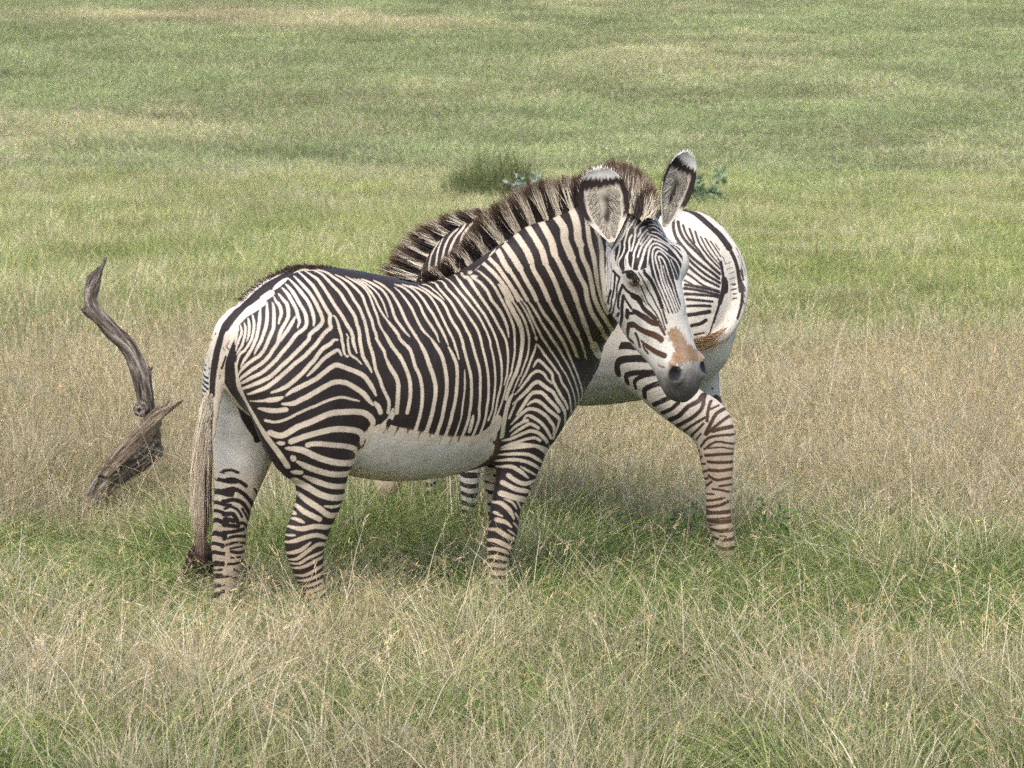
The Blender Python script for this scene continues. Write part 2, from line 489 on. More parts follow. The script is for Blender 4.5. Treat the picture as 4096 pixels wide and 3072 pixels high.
def coat_material():
    m, t, b = new_mat("zebra_coat")
    L = t.links.new
    a_s = node(t, "ShaderNodeAttribute", attribute_name="stripe")
    a_c = node(t, "ShaderNodeAttribute", attribute_name="pale")
    a_d = node(t, "ShaderNodeAttribute", attribute_name="deep")
    co = node(t, "ShaderNodeTexCoord")
    nz = node(t, "ShaderNodeTexNoise", i_Scale=300.0, i_Detail=3.0, i_Roughness=.7)
    L(co.outputs["Object"], nz.inputs["Vector"])
    # ragged edge where the hairs of one stripe lie over the next
    sub = node(t, "ShaderNodeMath", operation='SUBTRACT'); sub.inputs[1].default_value = .5
    mul = node(t, "ShaderNodeMath", operation='MULTIPLY'); mul.inputs[1].default_value = .010
    add = node(t, "ShaderNodeMath", operation='ADD')
    L(nz.outputs[0], sub.inputs[0]); L(sub.outputs[0], mul.inputs[0]); L(mul.outputs[0], add.inputs[0]); L(a_s.outputs["Fac"], add.inputs[1])
    mr = node(t, "ShaderNodeMapRange", interpolation_type='SMOOTHSTEP')
    mr.inputs["From Min"].default_value = -.0022; mr.inputs["From Max"].default_value = .0022
    L(add.outputs[0], mr.inputs["Value"])
    # tone variation of the hair and dust on it
    n2 = node(t, "ShaderNodeTexNoise", i_Scale=9.0, i_Detail=5.0, i_Roughness=.6); L(co.outputs["Object"], n2.inputs["Vector"])
    r2 = node(t, "ShaderNodeMapRange"); r2.inputs["From Min"].default_value = .3; r2.inputs["From Max"].default_value = .7; r2.inputs["To Min"].default_value = .82; r2.inputs["To Max"].default_value = 1.08
    L(n2.outputs[0], r2.inputs["Value"])
    n3 = node(t, "ShaderNodeTexNoise", i_Scale=160.0, i_Detail=2.0); L(co.outputs["Object"], n3.inputs["Vector"])
    r3 = node(t, "ShaderNodeMapRange"); r3.inputs["From Min"].default_value = .3; r3.inputs["From Max"].default_value = .7; r3.inputs["To Min"].default_value = .9; r3.inputs["To Max"].default_value = 1.08
    L(n3.outputs[0], r3.inputs["Value"])
    mm = node(t, "ShaderNodeMath", operation='MULTIPLY'); L(r2.outputs[0], mm.inputs[0]); L(r3.outputs[0], mm.inputs[1])
    vm = node(t, "ShaderNodeVectorMath", operation='SCALE'); L(a_c.outputs["Color"], vm.inputs[0]); L(mm.outputs[0], vm.inputs["Scale"])
    mix = node(t, "ShaderNodeMix", data_type='RGBA')
    L(mr.outputs[0], mix.inputs["Factor"]); L(vm.outputs[0], mix.inputs[6]); L(a_d.outputs["Color"], mix.inputs[7])
    L(mix.outputs[2], b.inputs["Base Color"])
    b.inputs["Roughness"].default_value = .55
    b.inputs["Specular IOR Level"].default_value = .3
    b.inputs["Sheen Weight"].default_value = .04
    bp = node(t, "ShaderNodeBump"); bp.inputs["Strength"].default_value = .4; bp.inputs["Distance"].default_value = .003
    n4 = node(t, "ShaderNodeTexNoise", i_Scale=90.0, i_Detail=4.0); L(co.outputs["Object"], n4.inputs["Vector"])
    L(n4.outputs[0], bp.inputs["Height"]); L(bp.outputs[0], b.inputs["Normal"])
    return m

def attr_material(name, rough=.7, spec=.2, noise=.15, scale=60):
    m, t, b = new_mat(name)
    a = node(t, "ShaderNodeAttribute", attribute_name="tone")
    co = node(t, "ShaderNodeTexCoord"); nz = node(t, "ShaderNodeTexNoise", i_Scale=float(scale), i_Detail=4.0)
    t.links.new(co.outputs["Object"], nz.inputs["Vector"])
    r = node(t, "ShaderNodeMapRange"); r.inputs["To Min"].default_value = 1 - 2 * noise; r.inputs["To Max"].default_value = 1 + 2 * noise
    t.links.new(nz.outputs[0], r.inputs["Value"])
    v = node(t, "ShaderNodeVectorMath", operation='SCALE'); t.links.new(a.outputs["Color"], v.inputs[0]); t.links.new(r.outputs[0], v.inputs["Scale"])
    t.links.new(v.outputs[0], b.inputs["Base Color"])
    b.inputs["Roughness"].default_value = rough; b.inputs["Specular IOR Level"].default_value = spec
    return m

CREAM = np.array([.60, .515, .40]); WHITE = np.array([.66, .63, .57]); TAN = np.array([.46, .35, .245]); GREYW = np.array([.48, .47, .435])
DARK = np.array([.020, .014, .013]); BROWN = np.array([.10, .052, .026]); OCHRE = np.array([.27, .140, .055]); MUZ = np.array([.135, .125, .118])

def mixc(a, b, t):
    t = np.asarray(t)[:, None]
    return a * (1 - t) + b * t

def wob(V, f, seed):
    r = np.random.default_rng(seed); out = 0
    for i in range(5):
        k = r.normal(size=3) * f * (1 + i * .5); out = out + np.sin(V @ k + r.uniform(0, 6.28)) / (1 + i * .5)
    return out / 3

def relief(me, amp):
    """shallow muscle and skin relief"""
    V = verts(me); N = normals(me)
    d = amp * (wob(V, 9, 31) * 1.0 + wob(V, 24, 32) * .45 + wob(V * np.array([1, 1, .25]), 60, 33) * .18)
    V = V + N * d[:, None]
    me.vertices.foreach_set("co", V.astype(np.float32).ravel()); me.update()

def coat1(me, parts, strokes):
    V = verts(me); N = normals(me)
    G = chain_groups(parts, V, dict(head=('head', 'brow', 'cheek', 'crest', 'nostril_rim', 'lip', 'chin'), neck=('neck',), torso=('torso',),
        RH=('hind_right',), LH=('hind_left',), RF=('fore_right',), LF=('fore_left',), tail=('tail',)))
    lat = (V - P1) @ L1
    view = np.einsum('ij,ij->i', N, CAM - V)
    n_ = len(V); s = np.full(n_, .02)
    ha, hf, _ = HEAD1.loc(V)
    hcut = np.interp(ha, [-.02, .065, .12, .175, .23, .286, .342, .38, .42], [-.09, -.095, -.107, -.126, -.145, -.171, -.209, -.25, -.6])
    head0 = (G['head'] < np.minimum(G['neck'], G['torso'])) & (ha > -.02)
    head = head0 & (hf > hcut + .004 * wob(V, 50, 77))
    legL = (G['LH'] < np.minimum(G['torso'], G['RH'])) & (lat > .0)
    legLF = (G['LF'] < np.minimum(G['torso'], G['RF'])) & (lat > .0) & (V[:, 2] < .95)
    tail = (G['tail'] < np.minimum(G['torso'] - .012, np.minimum(G['RH'], G['LH'])))
    RFt = (G['RF'] < G['LF']) & ~legLF
    out = legL & (lat > .17) & (view < 0)
    fwd = (V - P1) @ H1
    s[head] = -.02; s[legL & ~out] = -.02; s[tail] = -.02
    s[(lat > -.03) & (fwd < .02) & (V[:, 2] > .8) & ~head] = -.02
    allv = np.arange(n_)
    def rl(mask, X, M): i = allv[mask]; return (i, X[i] @ M, M)
    mirT = V - 2 * lat[:, None] * L1
    hidL = (lat > 0) & (view < 0)
    I3 = np.eye(3)
    MT = stretch(L1, .15); MN = stretch(L1 * .6 + np.array([.1, .5, 0]), .2)
    body = ~head & ~legL & ~legLF & ~tail
    a_, f_, r_ = HEAD1.loc(V)
    hm = V - 2 * r_[:, None] * HEAD1.N
    hhid = head & (r_ < 0) & (view < 0)
    rule = dict(
        T=[rl(body | out, V, MT)],
        R=[rl((body | tail | legL) & ~hidL, V, I3), rl((body | out) & hidL, mirT, I3)],
        N=[rl(((G['neck'] < .012) | head0) & ~head, V, MN)],
        H=[rl(head & ~hhid, V, I3), rl(hhid, hm, I3)],
        RH=[rl((G['RH'] < .03) & ~legL, V, MT)], RF=[rl(RFt & (G['RF'] < .03), V, MT)],
        LH=[rl((legL | (G['LH'] < .04)) & (lat > -.06) & (G['RH'] > .0), V, stretch(L1, .4))], LF=[rl(legLF, V, MT)])
    # inner faces of the thighs and the cleft are bare and pale
    inner = (np.abs(lat) < .09) & (V[:, 2] < 1.0) & (V[:, 2] > .62) & ((V - P1) @ H1 < .05) & (G['torso'] > -.01) & (N @ L1 > .3) & (lat < 0)
    s[inner] = -.02
    ochre = np.full(n_, -.02); wide = np.full(n_, .2)
    # rings round the parts of the legs the tracing leaves open
    hl = [p for p in parts if p.name == 'hind_left'][0]; o_ = np.argsort(hl.C[:, 2])
    west = (V - P1) @ H1 < np.interp(V[:, 2], hl.C[o_, 2], ((hl.C - P1) @ H1)[o_]) - .028
    for nm, msk in (('LF', legLF), ('LH', out & (V[:, 2] < .9)), ('LH', legL & ~out & west & (V[:, 2] < .62 + .03 * wob(V, 20, 3)))):
        s[msk] = .010 * np.sin(V[msk, 2] * 150 + 2.5 * wob(V[msk], 14, 3)) - .002
    lowR = (G['RH'] < .02) & ~legL & (V[:, 2] < .10); lowF = (G['RF'] < .02) & RFt & (V[:, 2] < .22)
    paint(V, s, strokes, rule, ochre, wide)
    for msk in (lowR, lowF): s[msk] = .008 * np.sin(V[msk, 2] * 160 + 2.5 * wob(V[msk], 14, 3)) - .002
    fade = sstep(.06, .0, wide) * (wide > -.02) * (s > -.02)
    s = s + fade * (.011 * wob(V, 650, 91) - .003)
    z = V[:, 2]
    inLH = legL & ~out
    # --- pale colour
    pale = np.tile(CREAM, (n_, 1)) * 1.0
    pale = mixc(pale, TAN, sstep(.62, .30, z) * .75)
    pale = mixc(pale, WHITE, sstep(.02, -.05, wide) * .8)
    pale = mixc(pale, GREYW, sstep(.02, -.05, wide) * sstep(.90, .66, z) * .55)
    hx = head.astype(float)
    pale = mixc(pale, WHITE, hx * .9)
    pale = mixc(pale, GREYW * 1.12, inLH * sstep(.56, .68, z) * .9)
    pale = mixc(pale, WHITE, ((V - P1) @ H1 < -.02) * sstep(1.1, 1.25, z) * .6)
    # --- muzzle
    mz = sstep(.59, .68, a_ + .014 * wob(V, 60, 5) + .010 * wob(V, 260, 15)) * hx
    mz *= 1 - sstep(.0, .012, ochre + .006 * wob(V, 90, 2)) * sstep(.675, .63, a_)
    pale = mixc(pale, OCHRE, sstep(-.005, .007, ochre + .008 * wob(V, 150, 8) + .006 * wob(V, 380, 18)) * (.85 + .15 * wob(V, 90, 28)) * hx * sstep(.68, .64, a_))
    muz = mixc(np.tile(MUZ * 1.5, (n_, 1)), MUZ * .7, sstep(.66, .74, a_))
    muz = muz * (1 + .30 * wob(V, 120, 12) + .25 * wob(V * np.array([1, 1, .3]), 420, 13))[:, None]
    pale = pale * (1 - mz[:, None]) + muz * mz[:, None]
    pale = mixc(pale, np.array([.04, .03, .028]), hx * sstep(.705, .725, a_) * sstep(-.045, -.06, f_) * sstep(-.085, -.07, f_))
    nost = np.zeros(n_)
    for sg in (1, -1):
        c = HEAD1.p(.668, .050, sg * .080); nost = np.maximum(nost, sstep(.036, .024, np.linalg.norm(V - c, axis=1)))
    pale = mixc(pale, np.array([.012, .009, .009]), nost * hx)
    # crotch, hoof
    pale = mixc(pale, np.array([.03, .025, .022]), sstep(.05, .02, z))
    pale = mixc(pale, np.array([.62, .54, .42]), tail.astype(float) * .7)
    # --- deep colour
    deep = np.tile(DARK, (n_, 1))
    deep = mixc(deep, BROWN, sstep(.055, .0, wide + .008 * wob(V, 40, 1)) * .9)
    deep = mixc(deep, BROWN, hx * sstep(.38, .50, a_) * .7)
    deep = mixc(deep, BROWN, sstep(.4, .2, z) * .12)
    deep = mixc(deep, BROWN * .8, sstep(-.36, -.50, (V - P1) @ H1 + .0 * z) * sstep(1.25, 1.0, z) * .8)
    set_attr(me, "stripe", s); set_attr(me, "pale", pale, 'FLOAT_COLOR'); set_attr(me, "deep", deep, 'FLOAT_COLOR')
    return V, N, s

def coat2(me, parts, strokes):
    V = verts(me); N = normals(me)
    G = chain_groups(parts, V, dict(head=('head',), neck=('neck',), torso=('torso',), NH=('hind_near',), FH=('hind_far',), NF=('fore_near',), FF=('fore_far',), tail=('tail',)))
    lat = (V - P2) @ L2; fw = (V - P2) @ H2
    n_ = len(V); z = V[:, 2]
    view = np.einsum('ij,ij->i', N, CAM - V)
    NH = (G['NH'] < G['torso'] - .0) & (lat < 0)
    FH = (G['FH'] < np.minimum(G['torso'], G['NH'])) & (lat > -.02)
    tail = G['tail'] < np.minimum(G['torso'] - .01, np.minimum(G['NH'], G['FH']))
    neck = G['neck'] < G['torso']
    wavy = wob(V, 7, 21)
    s = .020 * np.sin(fw * 105 + 2.0 * wavy + z * 12) + .006            # flank
    s = np.where(neck, .02, s)
    rump = (fw < .10) | ((z < 1.18) & (fw < .34))
    s = np.where(rump & ~neck, -.02, s)
    s = np.where(NH & (z < .85), -.02, s)
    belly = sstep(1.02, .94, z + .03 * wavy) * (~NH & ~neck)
    s = np.where((z < .97 + .03 * wavy) & ~NH & ~neck & ~FH & (G['NF'] > .0), -.03, s)
    legs = ((G['NF'] < G['torso']) | (G['FF'] < G['torso'])) & (z < 1.0)
    s = np.where(legs & ~neck, .011 * np.sin(z * 145 + 2.4 * wob(V, 13, 4)) + .000, s)
    s = np.where(FH & (lat < .2), -.02, s)
    s = np.where(FH & (lat < .2) & (z < .62), .011 * np.sin(z * 150 + 2 * wob(V, 12, 6)), s)
    s = np.where(tail, -.02, s)
    hd = G['head'] < G['neck']
    s = np.where(hd, np.where(z > .45, .010 * np.sin(z * 190 + 3 * wob(V, 12, 9)), -.02), s)
    allv = np.arange(n_)
    def rl(mask, X, M): i = allv[mask]; return (i, X[i] @ M, M)
    M2 = stretch(L2, .15)
    mir = V - 2 * lat[:, None] * L2
    hid = (lat > 0) & (view < 0)
    rule = dict(R=[rl(~hid & ~neck, V, np.eye(3)), rl(hid & ~neck, mir, np.eye(3))], RF=[rl((G['NH'] < .03) & ~FH, V, M2)],
                LH=[rl(FH, V, stretch(L2, .4))], N=[rl(G['neck'] < .02, V, M2)])
    s = np.where(NH & (z < .33), .009 * np.sin(z * 165 + 2.5 * wob(V, 14, 3)) - .002, s)
    paint(V, s, strokes, rule)
    pale = np.tile(CREAM, (n_, 1)); pale = mixc(pale, WHITE, rump * .6)
    pale = mixc(pale, TAN, sstep(.95, .5, z) * NH * .75)
    pale = mixc(pale, TAN, sstep(.75, .40, z) * .6)
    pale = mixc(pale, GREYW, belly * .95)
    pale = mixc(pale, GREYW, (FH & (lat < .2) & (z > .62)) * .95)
    pale = mixc(pale, TAN * .85, tail * sstep(1.05, .92, z))
    pale = mixc(pale, TAN * .95, hd * .8)
    deep = np.tile(DARK * 1.3, (n_, 1)); deep = mixc(deep, BROWN, sstep(.2, -.1, fw + .2) * sstep(1.05, .9, z) * .7)
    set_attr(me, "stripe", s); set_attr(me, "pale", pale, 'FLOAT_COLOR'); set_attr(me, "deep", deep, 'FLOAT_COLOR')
    return V, N, s

# ---------------------------------------------------------------- hair, ears, eyes
def blades(roots, mids, tips, width, cols_r, cols_t, seed=0, tip_from=.55):
    """flat tapering hairs: root, middle, tip points; colour runs from root colour to tip colour"""
    n = len(roots); r = np.random.default_rng(seed)
    ts = [0, .35, .7, 1.0]; wf = [1, .9, .6, .05]
    d = tips - roots; d /= np.linalg.norm(d, axis=1)[:, None] + 1e-9
    side = np.cross(d, r.normal(size=(n, 3))); side /= np.linalg.norm(side, axis=1)[:, None] + 1e-9
    Vs, Cs = [], []
    for t, f in zip(ts, wf):
        p = roots * (1 - t) ** 2 + mids * 2 * t * (1 - t) + tips * t * t
        c = cols_r + (cols_t - cols_r) * sstep(tip_from, tip_from + .2, np.full(n, t))[:, None]
        for sg in (-1, 1):
            Vs.append(p + side * (sg * width * f / 2)[:, None] if np.ndim(width) else p + side * sg * width * f / 2); Cs.append(c)
    V = np.stack(Vs, 1).reshape(-1, 3); C = np.stack(Cs, 1).reshape(-1, 3)
    base = np.arange(n)[:, None] * 8
    F = np.concatenate([base + np.array([[2 * k, 2 * k + 1, 2 * k + 3, 2 * k + 2]]) for k in range(3)], 0)
    return V, F, C

def hair_obj(name, parts, mat, parent, label=None):
    V = np.vstack([p[0] for p in parts]); C = np.vstack([p[2] for p in parts])
    off = 0; F = []
    for p in parts: F.append(p[1] + off); off += len(p[0])
    me = mesh_np(name, V, np.vstack(F)); set_attr(me, "tone", np.clip(C, 0, 1), 'FLOAT_COLOR')
    o = link(name, me, mat, parent)
    if label: o["label"] = label
    return o

def nearest_stripe(V, s, P):
    from mathutils.kdtree import KDTree
    kd = KDTree(len(V))
    for i, v in enumerate(V): kd.insert(v, i)
    kd.balance()
    return np.array([s[kd.find(Vector(p))[1]] for p in P])

def curve_pts(P, t):
    """sample a polyline smoothly at parameters t in 0..1"""
    C = catmull(P, 8); L = np.r_[0, np.cumsum(np.linalg.norm(np.diff(C, axis=0), axis=1))]; L /= L[-1]
    return np.stack([np.interp(t, L, C[:, k]) for k in range(3)], 1)

def mane(name, roots, tips, dens, thick, sidevec, V, N, s, mat, parent, rootcol=None, seed=1, dark_tip=.22, bands=0):
    r = np.random.default_rng(seed); n = dens
    t = np.sort(r.uniform(0, 1, n))
    R0 = curve_pts(roots, t); T0 = curve_pts(tips, np.clip(t + r.normal(0, .006, n), 0, 1))
    sv = sidevec(t) if callable(sidevec) else np.tile(sidevec, (n, 1))
    k = r.uniform(-1, 1, n)
    th = thick * (.5 + .5 * np.sin(np.pi * np.clip(t, .03, .97)) ** .5)
    R = R0 + sv * (k * th)[:, None] + np.array([0, 0, -1]) * (np.abs(k) ** 2 * .012)[:, None]
    T = T0 + sv * (k * th * 1.0 + r.normal(0, .012, n))[:, None]
    L = np.linalg.norm(T - R, axis=1)[:, None]
    clump = np.sin(t * 150 + 2 * np.sin(t * 37)) * .05 + (np.sin(t * 6.283 * bands * 1.5) * (.14 if n < 9000 else .05) if bands else 0)
    T = R + (T - R) * (1 + clump + r.normal(0, .055, n) - .18 * np.abs(k))[:, None] + r.normal(0, .008, (n, 3))
    T += (np.roll(R0, -8, 0) - R0) / (np.linalg.norm(np.roll(R0, -8, 0) - R0, axis=1)[:, None] + 1e-6) * (r.normal(0, .008, n) + .004 * np.sin(t * 90))[:, None]
    M = (R + T) / 2 + r.normal(0, .006, (n, 3))
    # probe the coat just below the mane for the colour of each tuft
    near = V[np.all((V > R.min(0) - .08) & (V < R.max(0) + .08), axis=1)]
    sel = np.all((V > R.min(0) - .08) & (V < R.max(0) + .08), axis=1)
    m = 260; tt = (np.arange(m) + .5) / m
    pr = curve_pts(roots, tt); svv = sidevec(tt) if callable(sidevec) else np.tile(sidevec, (m, 1))
    sp = nearest_stripe(V[sel], s[sel], pr + svv * thick * 1.6 + np.array([0, 0, -.035]))
    dark = np.interp(t + r.normal(0, .003, n), tt, np.convolve(sp > 0, np.ones(3) / 3, 'same')) > .5
    if bands: dark = np.sin(t * 6.283 * bands + 1.2 * np.sin(t * 11)) + r.normal(0, .25, n) > -.25
    c0 = np.where(dark[:, None], DARK * 1.6, np.array([.70, .62, .49])) * r.uniform(.75, 1.15, (n, 1))
    tipc = mixc(np.tile(DARK * 2.2, (n, 1)), np.array([.20, .11, .045]), r.uniform(0, 1, n) ** 1.2)
    V_, F_, C_ = blades(R, M, T, np.full(n, .0042), c0, tipc, seed, tip_from=1 - dark_tip - .12)
    return hair_obj(name, [(V_, F_, C_)], mat, parent)

def ear(name, base, up, op, h, w_, mat, hairmat, parent, seed, curl=.8, lean=.0, label=None):
    up = unit(up); op = unit(np.asarray(op) - np.dot(op, up) * up); sd = np.cross(up, op)
    nt_, ns = 40, 33
    T = np.linspace(0, 1, nt_); S = np.linspace(-1, 1, ns)
    prof = np.interp(T, [0, .15, .3, .45, .6, .75, .87, .94, .98, 1.0], [.10, .42, .72, .92, 1.0, .95, .79, .60, .42, .20])
    def surf(off):
        P = np.zeros((nt_, ns, 3))
        for i, t in enumerate(T):
            ph = S * (1.05 - .25 * t) * curl
            rad = w_ * prof[i] / max(math.sin(1.05 * curl), .3)
            x = np.sin(ph * 1.15) * rad; dpt = (np.cos(ph * 1.15) - math.cos(1.15 * curl)) * rad * (.95 - .35 * t)
            P[i] = base + up * (h * t) + sd[None] * x[:, None] - op[None] * (dpt * 1.0 + off * (1 - .0 * t))[:, None] - op * (lean * h * t * t)
        return P
    Pi, Po = surf(0.0), surf(.007)
    V = np.vstack([Pi.reshape(-1, 3), Po.reshape(-1, 3)])
    F = []
    n1 = nt_ * ns
    for i in range(nt_ - 1):
        for j in range(ns - 1):
            a = i * ns + j
            F.append((a, a + 1, a + ns + 1, a + ns)); F.append((n1 + a, n1 + a + ns, n1 + a + ns + 1, n1 + a + 1))
    for i in range(nt_ - 1):
        for j in (0, ns - 1):
            a = i * ns + j
            F.append((a, a + ns, n1 + a + ns, n1 + a) if j == 0 else (a, n1 + a, n1 + a + ns, a + ns))
    for j in range(ns - 1):
        a = (nt_ - 1) * ns + j; F.append((a, a + 1, n1 + a + 1, n1 + a))
    TT, SS = np.meshgrid(T, S, indexing='ij'); TT, SS = TT.ravel(), SS.ravel()
    jit = .018 * np.sin(TT * 47) * np.sin(SS * 23) + .012 * np.sin(SS * 61 + TT * 20)
    edge = np.maximum(np.abs(SS), 0) + jit
    rim = sstep(.66, .74, edge) * sstep(.26, .36, TT)
    cap = sstep(.86, .90, TT + jit + .04 * SS)
    topband = sstep(.72, .77, TT + jit)
    rim = np.maximum(rim, topband) * (1 - cap)
    inner = mixc(np.tile([.46, .41, .33], (n1, 1)), np.array([.03, .024, .02]), sstep(.38, .06, np.abs(SS + .22 * np.sin(TT * 9))) * sstep(.18, .32, TT) * sstep(.72, .58, TT) * .95)
    inner = mixc(inner, np.array([.66, .62, .55]), sstep(.5, .75, np.abs(SS)) * .45)
    ci = mixc(inner, DARK * 1.6, rim)
    co_ = np.tile([.66, .63, .58], (n1, 1)); co_ = mixc(co_, DARK * 1.6, sstep(.48, .55, TT + jit) * (1 - sstep(.74, .80, TT + jit)))
    co_ = mixc(co_, np.array([.76, .74, .70]), sstep(.78, .82, TT + jit))
    ci = mixc(ci, np.array([.72, .70, .66]), cap)
    me = mesh_np(name, V, np.array(F)); set_attr(me, "tone", np.vstack([ci, co_]), 'FLOAT_COLOR')
    o = link(name, me, mat, parent)
    if label: o["label"] = label
    # hair inside and along the rim
    r = np.random.default_rng(seed); n = 800
    a = r.integers(2, nt_ - 13, n); b_ = np.where(r.random(n) < .5, r.integers(6, 12, n), r.integers(ns - 12, ns - 6, n))
    R = Pi[a, b_]; cen = Pi[np.minimum(a + 3, nt_ - 1), ns // 2]
    T_ = R + (cen - R) * r.uniform(.25, .7, (n, 1)) + op * r.uniform(.002, .012, (n, 1)) + up * r.uniform(.005, .04, (n, 1)) * (1.2 - a / nt_)[:, None]
    c = np.array([.56, .51, .42]) * r.uniform(.6, 1.15, (n, 1))
    b1 = blades(R, (R + T_) / 2 + op * .006, T_, np.full(n, .0020), c, c * .95, seed)
    n = 1500
    a = r.integers(6, nt_, n); top = a > nt_ - 4
    b_ = np.where(top, r.integers(0, ns, n), np.where(r.random(n) < .5, 0, ns - 1))
    R = Po[a, b_]; out = (R - (base + up * h * .45)); out /= np.linalg.norm(out, axis=1)[:, None]
    T_ = R + out * r.uniform(.004, .012, (n, 1)) + up * .004
    tt = a / (nt_ - 1)
    c = np.where((tt > .86)[:, None], [.74, .72, .68], DARK * 2.0) * r.uniform(.8, 1.1, (n, 1))
    b2 = blades(R, (R + T_) / 2, T_, np.full(n, .002), c, c, seed + 1)
    hair_obj("ear_hair", [b1, b2], hairmat, o)
    return o

def fuzz_strip(roots, up, n, length, width, col, jitter, seed, lean=(0, 0, 0)):
    r = np.random.default_rng(seed)
    R = curve_pts(roots, r.uniform(0, 1, n)) + r.normal(0, 1, (n, 3)) * np.asarray(jitter)
    T = R + np.asarray(up) * (length * r.uniform(.5, 1.15, n))[:, None] + np.asarray(lean) * r.uniform(.5, 1, (n, 1)) + r.normal(0, .003, (n, 3))
    c = np.asarray(col) * r.uniform(.7, 1.3, (n, 1))
    return blades(R, (R + T) / 2, T, np.full(n, width), c, c * 1.3, seed)

def eyeball(parent, c, rad, fwd, mat):
    bm = bmesh.new(); bmesh.ops.create_uvsphere(bm, u_segments=32, v_segments=20, radius=rad)
    me = bpy.data.meshes.new("eye"); bm.to_mesh(me); bm.free()
    me.polygons.foreach_set("use_smooth", np.full(len(me.polygons), True))
    o = link("eye", me, mat, parent); o.location = c
    return o

def eye_material():
    m, t, b = new_mat("zebra_eye"); b.inputs["Base Color"].default_value = (.018, .007, .004, 1)
    b.inputs["Roughness"].default_value = .06; b.inputs["Coat Weight"].default_value = .6
    return m

def lid(parent, Hd, sg, mat):
    """upper and lower eyelid folds with lashes"""
    vs, col, fs = [], [], []
    cs = Hd.p(.283, .012, sg * .118)
    for k, (bias, thick) in enumerate(((1, .0065), (-1, .005))):
        n = 22; m = 10; base = len(vs)
        for i in range(n):
            t = i / (n - 1) * 2 - 1
            # corner to corner runs along the dorsal-ventral direction, opening along the head axis
            q = Hd.p(.283 - bias * (.017 * (1 - t * t)) + .004 * t, .012 + t * .030, sg * (.1235 + .007 * (1 - t * t)))
            for j in range(m):
                a = 2 * math.pi * j / m
                rr = thick * (1 - .6 * t * t)
                vs.append(q + Hd.A * (math.cos(a) * rr) + Hd.N * sg * (math.sin(a) * rr * .8))
        for i in range(n - 1):
            for j in range(m):
                fs.append((base + i * m + j, base + i * m + (j + 1) % m, base + (i + 1) * m + (j + 1) % m, base + (i + 1) * m + j))
    me = mesh_np("eyelid", np.array(vs), np.array(fs)); set_attr(me, "tone", np.tile(DARK * 1.5, (len(vs), 1)), 'FLOAT_COLOR')
    return link("eyelid", me, mat, parent)

